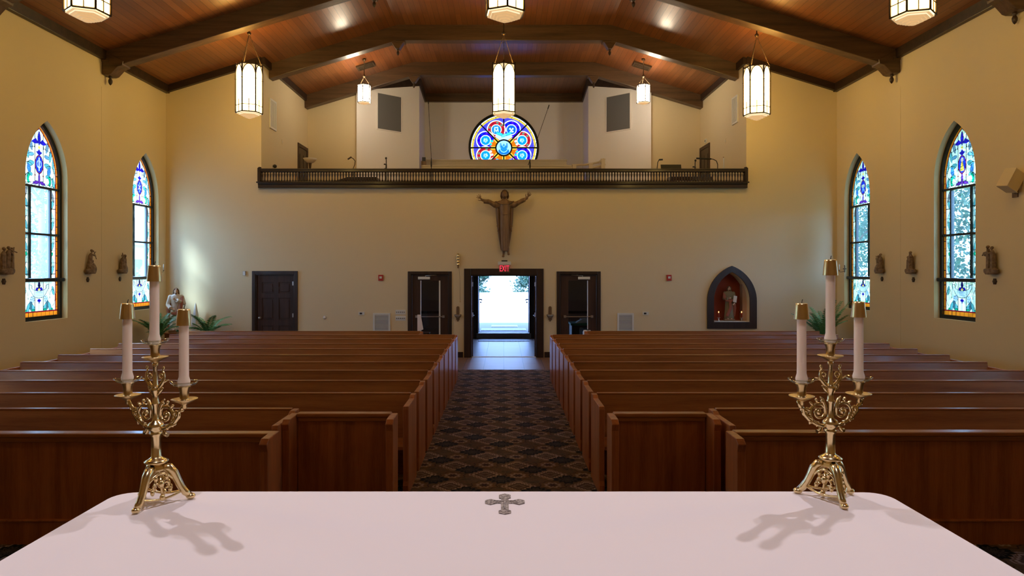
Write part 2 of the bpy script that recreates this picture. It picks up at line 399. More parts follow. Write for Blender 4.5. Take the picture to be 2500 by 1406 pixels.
WIN = [16.62, 13.03, 9.43, 5.83]
WA, WZ0, WZS, WZA = .60, 1.27, 3.95, 5.0
for side, x, sgn in (('left', XL, -1), ('right', XR, 1)):
    holes = [gothic(WA, WZ0, WZS, WZA, c=cy) for cy in WIN]
    me = plate_mesh(rect(Y0-.3, YB+.3, -.2, zc(9)+.1+.2), holes, .3)
    b = MB(); b.mesh(me, YZ(x+sgn*.15)); b.build('wall_'+side, M['wall'], kind='structure')
    b = MB(); b.box(min(x, x-sgn*.10), max(x, x-sgn*.10), Y0, YB, zc(x)-.17, zc(x)+.06); b.build('trim_1' if sgn < 0 else 'trim_2', M['trim'], kind='structure', bevel=.01)
    b = MB(); b.box(min(x, x-sgn*.02), max(x, x-sgn*.02), Y0, YB, 0, .14); b.build('baseboard_'+side, M['casing'], kind='structure', bevel=.005)
    b = MB(); b.box(min(x, x-sgn*.004), max(x, x-sgn*.004), 14.775, 14.79, .14, 6.1); b.build('trim_3' if sgn < 0 else 'trim_4', M['wall'], kind='structure')
# back wall below and beside the loft
RP = 1/1700*YB
def WX(px): return (px-1230)*RP
def WZ(py): return 2.2+(660-py)*RP
DC0, DC1, DT = WX(1149), WX(1311), 2.08
ND = dict(a=WX(1846)-WX(1726), cx=(WX(1846)+WX(1726))/2)
nich = gothic(.46, WZ(786), WZ(733), WZ(663), c=ND['cx'])
out = [(XL-.3, -.2), (XR+.3, -.2), (XR+.3, zc(9)), (XR, zc(XR)+.15), (LX, zc(LX)+.15), (LX, 4.30), (-LX, 4.30), (-LX, zc(LX)+.15), (XL, zc(XL)+.15), (XL-.3, zc(9))]
dl = lambda a, c_: rect(WX(a), WX(c_), .001, 2.10)
holes = [rect(DC0, DC1, .001, DT), dl(1003, 1096), dl(1366, 1459), dl(624, 719), nich]
me = plate_mesh(out, holes, .2); b = MB(); b.mesh(me, XZ(YB+.1)); b.build('wall_back', M['wall'], kind='structure')
b = MB(); b.prism([(-9.1, -.2), (9.1, -.2), (9.1, zc(9.1)+.1), (KX, ZF+.1), (-KX, ZF+.1), (-9.1, zc(9.1)+.1)], 'y', Y0-.3, Y0); b.build('wall_front', M['wall'], kind='structure')
# loft walls
for side, sgn in (('loft_left', -1), ('loft_right', 1)):
    x = sgn*LX
    b = MB(); b.box(min(x, x+sgn*.2), max(x, x+sgn*.2), YB+.2, YL+.2, 3.6, zc(LX)+.1); b.build('wall_'+side, M['wall'], kind='structure')
    b = MB(); b.box(min(x, x-sgn*.08), max(x, x-sgn*.08), YB+.0, YL, zc(LX)-.16, zc(LX)+.06); b.build('trim_5' if sgn < 0 else 'trim_6', M['trim'], kind='structure')
    xa, ya = sgn*4.55, 21.5; xb, yb = sgn*2.80, 23.05
    b = MB(); b.box(min(x, sgn*4.5), max(x, sgn*4.5), YL, YL+.2, 3.6, zc(4.5)+.1); b.build('wall_%s_rear' % side, M['wall'], kind='structure')
    # splayed white wall and its return
    b = MB(); b.prism([(xa, YL+.0), (xa, ya), (xb, yb), (sgn*2.87, YC), (sgn*3.1, YC), (sgn*3.2, 23.2), (sgn*4.5, YL+.2)], 'z', 3.6, 8.75); b.build('wall_%s_splay' % side, M['wall_white'], kind='structure')
b = MB(); b.mesh(plate_mesh(rect(-3.1, 3.1, 3.6, ZF+.1), [arc(0, 6.66, 1.25, 0, 2*PI*63/64, 63)], .2), XZ(YC+.1)); b.build('wall_loft_back', M['wall_white'], kind='structure')
b = MB(); b.box(-3.05, 3.05, YC-.14, YC, ZF-.30, ZF+.02); b.build('trim_7', M['beam'], kind='structure')
for sgn, nme in ((-1, 'trim_8'), (1, 'trim_9')):
    b = MB(); b.box(min(sgn*2.15, sgn*2.18), max(sgn*2.15, sgn*2.18), YC-.02, YC, 3.9, ZF-.3); b.build(nme, M['wall_white'], kind='structure')
    # sloping band on the back wall at the ceiling, beside the loft opening
    b = MB(); xo, xi = sgn*8.5, sgn*LX
    b.prism([(xo, zc(xo)-.17), (xi, zc(xi)-.17), (xi, zc(xi)+.05), (xo, zc(xo)+.05)], 'y', YB-.1, YB); b.build('trim_%d' % (10 if sgn < 0 else 11), M['trim'], kind='structure')
    b = MB(); b.box(min(sgn*(DC1+.19), xo), max(sgn*(DC1+.19), xo), YB-.02, YB, 0, .14); b.build('baseboard_back' if sgn < 0 else 'baseboard_rear', M['casing'], kind='structure')
# loft floor and narthex below
b = MB(); b.box(-LX-.2, LX+.2, YB+.2, YC+.2, 3.62, 3.85); b.build('floor_loft', M['pew'], kind='structure')
b = MB(); b.box(-6.3, 6.3, YB+.2, 22.7, 2.75, 2.95); b.build('ceiling_narthex', M['wall'], kind='structure')
OD = .856
me = plate_mesh(rect(-6.3, 6.3, -.2, 3.6), [rect(-OD, OD, .16, 2.10)], .2)
b = MB(); b.mesh(me, XZ(22.6+.1)); b.build('wall_narthex_front', M['narthex_wall'], kind='structure')
for sgn, s_ in ((-1, 'left'), (1, 'right')):
    b = MB(); b.box(min(sgn*6.1, sgn*6.3), max(sgn*6.1, sgn*6.3), YB+.2, 22.6, 0, 2.75); b.build('wall_narthex_'+s_, M['narthex_wall'], kind='structure')
b = MB(); b.box(-6.1, -OD-.12, 22.57, 22.6, .80, .88); b.box(OD+.12, 6.1, 22.57, 22.6, .80, .88); b.build('trim_12', M['casing'], kind='structure')
# sanctuary platform
b = MB(); b.box(XL, XR, Y0, 3.3, 0, .5); b.box(XL, XR, 3.3, 3.65, 0, .333); b.box(XL, XR, 3.65, 4.0, 0, .167); b.build('floor_platform', M['carpet'], kind='structure')
# carpet (fitted, part of the floor)
b = MB(); b.box(-8.5, 8.4, 4.0, 15.4, .0, .006)
b.build('floor_carpet', M['carpet'], kind='structure')

# ================================================================== windows
class Paint:
    gam = 1.45; mul = .27; alpha = .8
    def __init__(s, x0, x1, y0, y1, step, inside):
        nx = int(round((x1-x0)/step)); ny = int(round((y1-y0)/step))
        s.xs = np.linspace(x0, x1, nx+1); s.ys = np.linspace(y0, y1, ny+1)
        s.U, s.V = np.meshgrid(s.xs, s.ys); s.c = np.ones(s.U.shape+(4,)); s.ok = inside(s.U, s.V); s.st = step
    def put(s, mask, col): s.c[mask] = np.array(col if len(col) == 4 else (*col, .35))
    def ell(s, cx, cy, rx, ry, col, rot=0):
        ca, sa = math.cos(rot), math.sin(rot); dx, dy = s.U-cx, s.V-cy
        s.put(((dx*ca+dy*sa)/rx)**2+((-dx*sa+dy*ca)/ry)**2 < 1, col)
    def leaf(s, x0, y0, x1, y1, wd, col, edge=True):
        dx, dy = x1-x0, y1-y0; L = math.hypot(dx, dy); t = ((s.U-x0)*dx+(s.V-y0)*dy)/L/L; q = abs((s.U-x0)*dy-(s.V-y0)*dx)/L
        h = wd*np.sin(np.clip(t, 0, 1)*PI)**.8; k = (t > 0) & (t < 1)
        if edge: s.put(k & (q < h+.010), LEAD)
        s.put(k & (q < h), col)
    def seg(s, x0, y0, x1, y1, wd, col=None):
        dx, dy = x1-x0, y1-y0; L2 = dx*dx+dy*dy+1e-12; t = np.clip(((s.U-x0)*dx+(s.V-y0)*dy)/L2, 0, 1)
        s.put(np.hypot(s.U-x0-t*dx, s.V-y0-t*dy) < max(wd, s.st*1.35)/2, col or LEAD)
    def path(s, pts, wd, col=None):
        for a, b_ in zip(pts, pts[1:]): s.seg(*a, *b_, wd, col)
    def poly(s, pts, col):
        inside = np.zeros(s.U.shape, bool); n_ = len(pts); j = n_-1
        for i in range(n_):
            xi, yi = pts[i]; xj, yj = pts[j]
            if yi != yj:
                k = ((yi > s.V) != (yj > s.V)) & (s.U < (xj-xi)*(s.V-yi)/(yj-yi)+xi); inside ^= k
            j = i
        s.put(inside, col)
    def mesh(s, name):
        ny, nx = s.U.shape; idx = np.full(s.U.shape, -1, int); cell = s.ok[:-1, :-1] & s.ok[1:, :-1] & s.ok[:-1, 1:] & s.ok[1:, 1:]
        use = np.zeros(s.U.shape, bool); use[:-1, :-1] |= cell; use[1:, :-1] |= cell; use[:-1, 1:] |= cell; use[1:, 1:] |= cell
        idx[use] = np.arange(use.sum()); co = np.stack([s.U[use], np.zeros(use.sum()), s.V[use]], 1)
        i, j = np.nonzero(cell); f = np.stack([idx[i, j], idx[i, j+1], idx[i+1, j+1], idx[i+1, j]], 1)
        me = bpy.data.meshes.new(name); me.from_pydata(co.tolist(), [], f.tolist())
        a = me.color_attributes.new('Glass', 'FLOAT_COLOR', 'POINT'); cl_ = s.c[..., 3:] == .58; s.c[..., 3:] = np.where(cl_, s.alpha, s.c[..., 3:]); s.c[..., :3] = np.where(cl_, s.c[..., :3]*.85, s.c[..., :3]**s.gam*s.mul); a.data.foreach_set('color', s.c[use].astype(np.float32).ravel())
        me.materials.append(M['stained']); return me
LEAD = (.01, .012, .015, 0.)
ORANGE = (.80, .30, .03, .3); REDG = (.30, .01, .03, .3); BLUEG = (.035, .02, .28, .3); OPAL = (.95, .93, .58, .45); GREENG = (.02, .45, .22, .4); SAGE = (.20, .48, .38, .4); STEELG = (.12, .30, .45, .4); PURP = (.22, .07, .32, .4); CLEAR = (.80, .97, .86, .58); PALE = (.70, .76, .58, .4)
iw, izb = WA-.075, WZ0+.075
def in_arch(ins):
    h = WZA-WZS; R = (h*h+WA*WA)/(2*WA)
    def f(U, V):
        r = R-ins; a = np.abs(U)
        return (a < WA-ins) & (V > WZ0+ins) & ((V < WZS) | ((a+(R-WA))**2+(V-WZS)**2 < r*r))
    return f
def window_paint(med):
    p = Paint(-iw, iw, izb, 4.95, .0085, in_arch(.07)); p.c[:] = OPAL
    # background strips with slightly different opal
    for k in range(9): p.put((p.U > -iw+k*.117) & (p.U < -iw+(k+.5)*.117), (.84, .90, .62, .45))
    ring1 = in_arch(.12)(p.U, p.V); ring2 = in_arch(.135)(p.U, p.V); ring0 = in_arch(.112)(p.U, p.V)
    # vertical leads in the head and foot
    for x in (-.115, .115): p.seg(x, 3.75, x, 4.85, .007); p.seg(x, 1.35, x, 2.0, .007)
    for x in (-.06, .06, -.28, .28): p.seg(x, 1.75, x, 2.0, .005)
    for s in (-1, 1):
        S1 = lambda *a: [(s*x, y) for x, y in a]
        # head scrolls
        p.leaf(s*.25, 4.62, s*.20, 4.42, .035, (.25, .35, .33, .4)); p.leaf(s*.34, 4.50, s*.30, 4.26, .035, SAGE); p.leaf(s*.40, 4.35, s*.42, 4.10, .03, SAGE)
        p.leaf(s*.14, 4.20, s*.34, 4.15, .045, SAGE); p.leaf(s*.30, 4.17, s*.26, 3.98, .045, STEELG)
        p.leaf(s*.14, 4.36, s*.30, 4.33, .03, (.22, .40, .40, .4))
        p.leaf(s*.18, 3.98, s*.34, 3.96, .04, SAGE); p.leaf(s*.27, 3.99, s*.30, 3.80, .05, GREENG); p.ell(s*.235, 3.885, .045, .06, OPAL)
        p.leaf(s*.44, 3.76, s*.38, 3.98, .035, SAGE); p.leaf(s*.44, 4.05, s*.46, 4.28, .03, (.5, .8, .6, .4))
        p.path([(s*(.30+.14*math.cos(a)), 4.06+.13*math.sin(a)) for a in [k*.35 for k in range(-4, 8)]], .006)
        p.path([(s*(.27+.13*math.cos(a)), 3.88+.11*math.sin(a)) for a in [k*.4 for k in range(-6, 5)]], .006)
        p.path([(s*(.22+.10*math.cos(a)), 4.48+.13*math.sin(a)) for a in [k*.4 for k in range(-2, 9)]], .006)
        p.seg(s*.12, 4.5, s*.46, 4.42, .006); p.seg(s*.2, 3.83, s*.47, 3.79, .006)
        # tulip and fleur wings
        p.poly(S1((.02, 4.60), (.09, 4.66), (.15, 4.63), (.22, 4.58), (.12, 4.55), (.03, 4.57)), BLUEG)
        p.poly(S1((.0, 4.47), (.035, 4.43), (.09, 4.41), (.04, 4.37), (.0, 4.33)), BLUEG)
        p.leaf(s*.01, 3.845, s*.15, 3.83, .028, PURP); p.leaf(s*.13, 3.845, s*.17, 3.80, .015, PURP)
        p.poly(S1((.115, 4.01), (.135, 3.975), (.115, 3.94), (.095, 3.975)), (.25, .02, .02, .3))
        # side strips
        for y0 in (2.1, 2.55, 2.95, 3.35):
            p.leaf(s*.33, y0, s*.42, y0+.22, .035, SAGE); p.leaf(s*.42, y0+.16, s*.34, y0+.38, .026, (.5, .75, .6, .4) if y0 < 3 else (.3, .3, .25, .4))
            p.seg(s*.30, y0+.03, s*.48, y0+.03, .006); p.seg(s*.30, y0+.25, s*.48, y0+.25, .006)
        p.leaf(s*.32, 2.48, s*.40, 2.54, .03, GREENG)
        # foot: ribbon ends, lilies, leaves
        p.poly(S1((.125, 1.83), (.20, 1.86), (.20, 1.92), (.27, 1.94), (.27, 1.86), (.19, 1.76), (.125, 1.70)), PALE); p.path(S1((.125, 1.83), (.20, 1.86), (.20, 1.92), (.27, 1.94), (.27, 1.86), (.19, 1.76), (.125, 1.70)), .006)
        for k in range(5):
            a = k*1.256; p.leaf(s*.19, 1.66, s*.19+.07*math.cos(a), 1.66+.07*math.sin(a), .022, (.60, .72, .85, .4))
        p.leaf(s*.19, 1.44, s*.25, 1.63, .045, (.12, .24, .22, .4)); p.leaf(s*.13, 1.42, s*.19, 1.57, .035, SAGE); p.leaf(s*.33, 1.42, s*.27, 1.60, .035, SAGE)
        p.leaf(s*.10, 1.42, s*.21, 1.47, .03, GREENG); p.leaf(s*.40, 1.42, s*.34, 1.48, .025, GREENG); p.leaf(s*.42, 1.72, s*.38, 1.90, .03, SAGE)
        p.path([(s*(.38+.08*math.cos(a)), 1.68+.16*math.sin(a)) for a in [k*.4 for k in range(-4, 9)]], .006)
        p.leaf(s*.01, 1.855, s*.10, 1.84, .026, BLUEG); p.poly(S1((.0, 1.66), (.03, 1.66), (.06, 1.63), (.02, 1.61), (.0, 1.56)), BLUEG)
    p.leaf(0, 4.54, 0, 4.80, .035, BLUEG); p.leaf(0, 1.84, 0, 2.0, .025, (.01, .01, .08, .3)); p.leaf(0, 3.76, 0, 4.03, .022, PURP); p.seg(0, 1.38, 0, 1.6, .006)
    p.ell(0, 4.50, .028, .03, (.9, .6, .1, .4)); p.ell(0, 1.84, .035, .018, (.9, .6, .1, .4))
    p.poly([(-.125, 1.83), (0, 1.81), (.125, 1.83), (.125, 1.70), (0, 1.68), (-.125, 1.70)], PALE); p.path([(-.125, 1.83), (0, 1.81), (.125, 1.83), (.125, 1.70), (0, 1.68), (-.125, 1.70), (-.125, 1.83)], .007)
    for k in range(3): p.seg(-.10, 1.79-k*.03, .10, 1.79-k*.03, .004, (.4, .5, .48, .4))
    p.ell(0, 4.18, .118, .175, (.25, .01, .06, .3)); p.ell(0, 4.18, .098, .153, (.03, .10, .45, .4))
    if med == 0:
        for s in (-1, 1): p.path([(s*.06*abs(math.cos(a)), 4.19+.07*math.sin(a)) for a in [k*.35-1.5 for k in range(8)]], .016, (.8, .92, 1, .5))
        p.seg(0, 4.07, 0, 4.30, .022, (.9, .97, 1, .5))
    elif med == 1:
        p.poly([(-.06, 4.06), (.06, 4.06), (.02, 4.24), (-.02, 4.24)], (.75, .50, .08, .4)); p.ell(0, 4.27, .04, .035, (.8, .6, .4, .4))
    elif med == 2:
        for a in range(6): p.seg(0, 4.18, .07*math.cos(a*1.047+.5), 4.18+.11*math.sin(a*1.047+.5), .014, (.7, .75, .55, .4))
        p.ell(0, 4.18, .03, .04, (.6, .3, .4, .4))
    else:
        for s in (-1, 1): p.ell(s*.035, 4.21, .026, .04, (.75, .75, .35, .4)); p.seg(s*.01, 4.17, s*.05, 4.08, .014, (.5, .7, .8, .4))
    # borders
    p.put(~ring2 & (p.V > 1.35), REDG); p.put(~ring0 & (p.V > 1.35), ORANGE)
    p.put((p.V < 1.445), REDG); p.put((p.V < 1.42), ORANGE)
    for k in range(9): p.seg(-iw+k*.117, 1.34, -iw+k*.117, 1.42, .008)
    for k in range(26):
        y = 1.5+k*.14
        for s in (-1, 1): p.seg(s*.48, y, s*.53, y, .008)
    # clear centre pane
    k = (np.abs(p.U) < .27) & (p.V > 2.05) & (p.V < 3.72); p.put(k, CLEAR)
    p.alpha = .90 if med in (0, 2) else .96; p.mul = .30 if med in (0, 2) else .55
    return p.mesh('stained_glass')
glass = [window_paint(k) for k in range(4)]
fr_me = plate_mesh(gothic(WA+.02, WZ0-.02, WZS, WZA+.02, 0), [gothic(WA, WZ0, WZS, WZA, .075)], .09)
wi = 0
for sgn, x in ((-1, XL), (1, XR)):
    for k, cy in enumerate(WIN):
        wi += 1
        t = thing('window_%d' % wi, None, None, (x+sgn*.155, cy, 0), -sgn*PI/2, kind='structure')
        b = MB(); b.mesh(fr_me, XZ(0)); b.box(-WA, WA, -.035, .035, 3.735, 3.775); b.box(-WA, WA, -.035, .035, 2.855, 2.895)
        for s in (-1, 1): b.box(s*.29-.022, s*.29+.022, -.03, .03, 2.03, 3.75)
        b.build('window_frame', M['frame'], t)
        b = MB(); b.box(-WA, WA, -.11, .04, 1.985, 2.055); b.build('window_rail', M['frame'], t, bevel=.015)
        o = bpy.data.objects.new('stained_glass', glass[(2, 0, 2, 0)[k] if sgn < 0 else (3, 1, 3, 1)[k]]); link(o, t)
# portals so the daylight is sampled well
def portal(loc, rot, sx, sy):
    l = bpy.data.lights.new('daylight_portal', 'AREA'); l.shape = 'RECTANGLE'; l.size = sx; l.size_y = sy; l.cycles.is_portal = True
    o = bpy.data.objects.new('daylight_portal', l); C.objects.link(o); o.location = loc; o.rotation_euler = rot
for sgn, x in ((-1, XL), (1, XR)):
    for cy in WIN: portal((x+sgn*.32, cy, 3.15), (0, PI/2 if sgn > 0 else -PI/2, 0), 3.8, 1.25)
portal((0, 22.85, 1.15), (-PI/2, 0, 0), 1.75, 1.95)
portal((0, YC+.25, 6.66), (-PI/2, 0, 0), 2.5, 2.5)

# rose window
RR = 1.21
p = Paint(-RR, RR, -RR, RR, .0105, lambda U, V: U*U+V*V < (RR-.02)**2)
rr = np.hypot(p.U, p.V); an = np.degrees(np.arctan2(p.V, p.U)) % 360
LAV = (.22, .16, .75, .4); YEL = (.95, .62, .10, .4); YP = (1, .85, .45, .5); RB = (.05, .02, .55, .4); RD = (.75, .04, .06, .4); CY = (.03, .42, .85, .45)
p.c[:] = LAV
k8 = np.floor(an/45).astype(int)
p.put(rr > 1.10, YEL)
for k in range(8):
    a = math.radians(22.5+45*k); red = k in (2, 4, 0, 6) if False else (k in (0, 2, 4))
    base = RD if red else RB
    if k in (5, 6): base = RB if k == 6 else RD
    cx, cy = .72*math.cos(a), .72*math.sin(a)
    wedge = (k8 == k) & (rr < .74)
    p.put(wedge, base)
    mot = 0
    p.ell(cx, cy, .345, .345, YP); 
    dvec = np.abs(((an-(22.5+45*k)+180) % 360)-180)
    p.put((k8 == k) & (rr < .80) & (dvec > 22.5-np.degrees(.075/np.maximum(rr, .1))), YEL)
    p.ell(cx, cy, .305, .305, base); p.put(wedge & (np.hypot(p.U-cx, p.V-cy) > .30) & (dvec <= 22.5-np.degrees(.075/np.maximum(rr, .1))), base)
    p.put((k8 == k) & (rr < .52) & (dvec <= 22.5-np.degrees(.06/np.maximum(rr, .1))), (.90, .28, .02, .4))
    for q in range(9):
        aa = q*.7; cc = ((.55, .05, .05, .4) if q % 3 == 0 else (.15, .5, .25, .4)) if red else ((.02, .15, .7, .4) if q % 3 == 0 else (.30, .05, .6, .4))
        p.ell(cx+.25*math.cos(aa), cy+.25*math.sin(aa), .045, .025, cc, aa+PI/2)
    p.ell(cx, cy, .195, .195, YP); p.ell(cx, cy, .165, .165, CY)
    for q in range(5): p.ell(cx+.05*math.cos(q*2.4), cy+.05*math.sin(q*2.4), .03, .04, ((.5, .85, .95, .5), (.7, .9, 1, .5), (.6, .6, .7, .5))[(q+k) % 3])
    m0 = .50
    for q in (-1, 1):
        xx, yy = m0*math.cos(a+q*.12), m0*math.sin(a+q*.12); p.ell(xx, yy, .05, .04, (.02, .75, .9, .5) if not red else (.95, .8, .85, .5))
# crown monogram and flowers in the two upper roundels
cx, cy = .72*math.cos(math.radians(112.5)), .72*math.sin(math.radians(112.5)); p.ell(cx, cy, .165, .165, (.05, .35, .7, .4))
p.path([(cx-.07, cy-.09), (cx-.06, cy+.04), (cx, cy-.07), (cx+.06, cy+.04), (cx+.07, cy-.09)], .026, (.9, 1, 1, .6)); p.path([(cx-.06, cy+.07), (cx+.06, cy+.07)], .03, (.9, 1, 1, .6))
for q in (-1, 0, 1): p.seg(cx+q*.05, cy+.07, cx+q*.05, cy+.115, .016, (.9, 1, 1, .6))
cx, cy = .72*math.cos(math.radians(67.5)), cy; p.ell(cx, cy, .165, .165, (.03, .25, .65, .4))
for q in ((-.05, .03), (.05, .03), (0, -.02), (-.03, -.08), (.05, -.07)): p.ell(cx+q[0], cy+q[1], .032, .032, (.95, 1, 1, .6))
# dove
p.poly([(-.32, .42), (-.1, .25), (.1, .25), (.32, .42), (.2, .52), (0, .44), (-.2, .52)], (.75, .93, .98, .55))
for s in (-1, 1): p.leaf(0, .46, s*.30, .56, .05, (.15, .70, .80, .45))
p.leaf(-.10, .40, .12, .52, .045, (.35, .82, .88, .45))
# hub
p.ell(0, 0, .31, .31, LEAD); p.ell(0, 0, .265, .265, (.62, .80, .78, .45)); p.ell(0, -.12, .20, .12, (.05, .30, .62, .4)); p.ell(0, .0, .10, .14, (.08, .38, .68, .4)); p.ell(0, .10, .055, .07, (.45, .70, .80, .45)); p.ell(0, .10, .03, .045, (.15, .35, .6, .4)); p.path([(-.16, -.02), (-.08, -.13), (0, -.16), (.08, -.13), (.16, -.02)], .022, (.6, .9, .95, .5))
for s in (-1, 1): p.leaf(s*.12, .0, s*.11, .18, .02, (.2, .5, .65, .45))
for q in range(24):
    aa = q*PI/12; 
    p.seg(1.10*math.cos(aa), 1.10*math.sin(aa), 1.2*math.cos(aa), 1.2*math.sin(aa), .012, (.35, .2, .05, .3))
p.gam = 1.6; p.mul = .22; rose_me = p.mesh('rose_glass')
t = thing('window_9', None, None, (0, YC+.02, 6.66), 0, kind='structure')
o = bpy.data.objects.new('rose_glass', rose_me); link(o, t); o.location = (0, .05, 0)
b = MB(); b.mesh(plate_mesh(arc(0, 0, 1.28, 0, 2*PI*63/64, 63), [arc(0, 0, 1.19, 0, 2*PI*63/64, 63)], .1), XZ(0))
b.mesh(plate_mesh(arc(0, 0, .31, 0, 2*PI*31/32, 31), [arc(0, 0, .262, 0, 2*PI*31/32, 31)], .06), XZ(0.02))
for k in range(8):
    if k == 2: r0, r1 = .80, 1.2
    else: r0, r1 = .3, 1.2
    a = k*PI/4; d = Vector((math.cos(a), 0, math.sin(a))); q = Vector((-math.sin(a), 0, math.cos(a)))*.022
    b.loft([[d*r0+q+Vector((0, y, 0)) for y in (-.01,)]+[d*r0-q+Vector((0, -.01, 0)), d*r0-q+Vector((0, .05, 0)), d*r0+q+Vector((0, .05, 0))], [d*r1+q+Vector((0, -.01, 0)), d*r1-q+Vector((0, -.01, 0)), d*r1-q+Vector((0, .05, 0)), d*r1+q+Vector((0, .05, 0))]], smooth=False)
b.build('window_frame', M['frame'], t)

# ================================================================== roof beams
def finial(b, c, s=1):
    b.lathe([(.0, 0), (.05*s, -.01*s), (.055*s, -.05*s), (.03*s, -.07*s), (.045*s, -.10*s), (.06*s, -.14*s), (.055*s, -.20*s), (.03*s, -.25*s), (0, -.28*s)], c, 12)
def make_beam(y, lab, xe, corbel):
    t = thing('roof_beam', lab, 'beam', (0, y, 0), group=None)
    dz = .40
    pts = [(-xe, zc(xe)-dz+.02), (-KX, ZF-dz), (KX, ZF-dz), (xe, zc(xe)-dz+.02), (xe, zc(xe)+.05), (KX, ZF+.05), (-KX, ZF+.05), (-xe, zc(xe)+.05)]
    b = MB(); b.prism(pts, 'y', 0, .28); b.build('beam', M['beam'], t, bevel=.012)
    for s in (-1, 1):
        b = MB(); z = ZF-dz
        b.prism([(s*KX-.20, z-.04), (s*KX+.20, z-.04), (s*KX+.20, z+.0), (s*KX-.20, z+.0)], 'y', .02, .26)
        b.prism([(s*KX-.16, z-.035), (s*KX+.16, z-.035), (s*KX+.05, z-.20), (s*KX-.05, z-.20)], 'y', .03, .25)
        kb = b.build('knee_bracket', M['beam'], t, bevel=.01)
        b = MB(); finial(b, (s*KX, .14, z-.19), .62); b.build('finial', M['trim'], kb)
        if corbel:
            x = XL if s < 0 else XR; z = zc(x)-.17
            b = MB()
            z += .02; b.prism([(x, z+.20), (x-s*.46, z-.04), (x-s*.44, z-.13), (x-s*.34, z-.16), (x-s*.30, z-.20), (x-s*.20, z-.31), (x-s*.14, z-.33), (x-s*.02, z-.33), (x, z-.30)], 'y', -.02, .30)
            b.box(min(x, x-s*.16), max(x, x-s*.16), -.04, .32, z-.06, z+.02)
            kb = b.build('wall_bracket', M['beam'], t, bevel=.01)
            b = MB(); finial(b, (x-s*.10, .14, z-.32), .72); b.build('finial', M['trim'], kb)
    return t
make_beam(11.2, 'dark roof beam nearest the camera, only its wall bracket showing at the top right', 8.46, True)
make_beam(14.8, 'dark sloping roof beam in front of the loft, landing on brackets between the side windows', 8.46, True)
make_beam(18.15, 'dark roof beam just inside the loft opening, ends on the loft side walls', 6.12, False)
make_beam(21.4, 'rearmost dark roof beam, deep in the loft before the rose window', 6.12, False)

# ================================================================== lanterns
def make_lantern(w, h, n, rot, label, loc, ztop, zhook, group, cat='lantern', gm='lantglass'):
    """six-sided hanging lantern: w across the corners, h tall"""
    t = thing('pendant_lantern', label, cat, loc, rot, group)
    r = w/2; zb = .11*h; zt = h
    cor = [(r*math.cos(2*PI*k/n), r*math.sin(2*PI*k/n)) for k in range(n)]
    bt = max(.018, w*.045)
    g = MB(); ri = r*.955
    ci = [(ri*math.cos(2*PI*k/n), ri*math.sin(2*PI*k/n)) for k in range(n)]
    zg = zt-.02
    g.loft([[(x, y, zb+.01) for x, y in ci], [(x, y, zg) for x, y in ci]], cap=False, smooth=False); g.build('lantern_glass', M[gm], t)
    g = MB()
    f = MB()
    for k in range(n):
        a = Vector((*cor[k], 0)); c_ = Vector((*cor[(k+1) % n], 0)); L = (c_-a).length; u = (c_-a)/L; nrm = Vector((u.y, -u.x, 0)); off = nrm*.004
        f.tube([a+Vector((0, 0, zb)), a+Vector((0, 0, zt+.04*h))], bt*.62, 6)
        def P3(s_, z): return a+u*(s_*L)+Vector((0, 0, z))+off
        for z, q in ((zb, 1.1), (zb+.13*h, .7), (zt, 1.1)): f.tube([P3(0, z), P3(1, z)], bt*.5*q, 4, False)
        f.tube([P3(.5, zb), P3(.5, zb+.24*h)], bt*.35, 4, False)
        hs = zt-.24*h
        for sg in (0, 1):
            pts = []
            for i in range(9):
                q = i/8; xx = .5*(1-math.cos(q*PI/2)); zz = hs+(zt-.01-hs)*math.sin(q*PI/2); pts.append(P3(xx if sg == 0 else 1-xx, zz))
            f.tube(pts, bt*.42, 4, False)
            cn = P3(0 if sg == 0 else 1, zt-.01)-nrm*.012; pv = [g.v(q_-nrm*.012) for q_ in pts]; cv = g.v(cn)
            for i in range(8): g.f([pv[i], pv[i+1], cv])
        for z in (hs-.03*h,): f.ell(a+Vector((0, 0, z)), (bt*1.0, bt*1.0, bt*.5), seg=8, rings=4)
    g.build('upper_glass', M['lanttop'], t)
    lf = f.build('lantern_frame', M['lead'], t)
    s = MB(); s.mi = 0
    prev = r*.93
    for i, (q, z) in enumerate(((.93, .0), (.78, -.018), (.62, -.036), (.46, -.054), (.28, -.072), (.12, -.085))):
        z0 = zb+z*h*.95
        s.loft([[(q*r*math.cos(2*PI*k/n), q*r*math.sin(2*PI*k/n), z0+dz) for k in range(n)] for dz in (0.0, -.02*h)], smooth=False)
    o = s.build('stepped_base', [M['lantbot'], M['lantrim']], lf)
    for pl in o.data.polygons:
        if abs(pl.normal.z) < .5 or pl.center.xy.length > r*.6: pl.material_index = 1 if pl.center.xy.length > r*.55 else 0
    # chains
    ch = MB(); zk = zhook
    for k in range(0, n, 2 if n == 6 else 2):
        a = Vector((cor[k][0]*.97, cor[k][1]*.97, zt)); e = Vector((0, 0, zk)); nl = max(6, int((e-a).length/.045)); d = (e-a)/nl
        for i in range(nl):
            c0 = a+d*i; c1 = c0+d*1.15; ax = Vector((0, 0, 1)).cross(d).normalized() if i % 2 else d.cross(Vector((0, 0, 1)).cross(d)).normalized()
            ch.tube([c0, c0+d*.35+ax*.008, c0+d*.8+ax*.008, c1, c0+d*.8-ax*.008, c0+d*.35-ax*.008, c0], .0035, 4)
    chains = ch
    st = MB(); st.lathe([(0, zk-.03), (.02, zk-.02), (.045, zk), (.045, zk+.03), (.02, zk+.05), (.012, zk+.08), (.012, ztop-.06), (.05, ztop-.05), (.06, ztop-.0)], seg=12); hk = st.build('hook_and_stem', M['bronze'], t); chains.build('chains', M['bronze'], hk)
    return t
LB = 5.55; LH = 1.175
LN = []
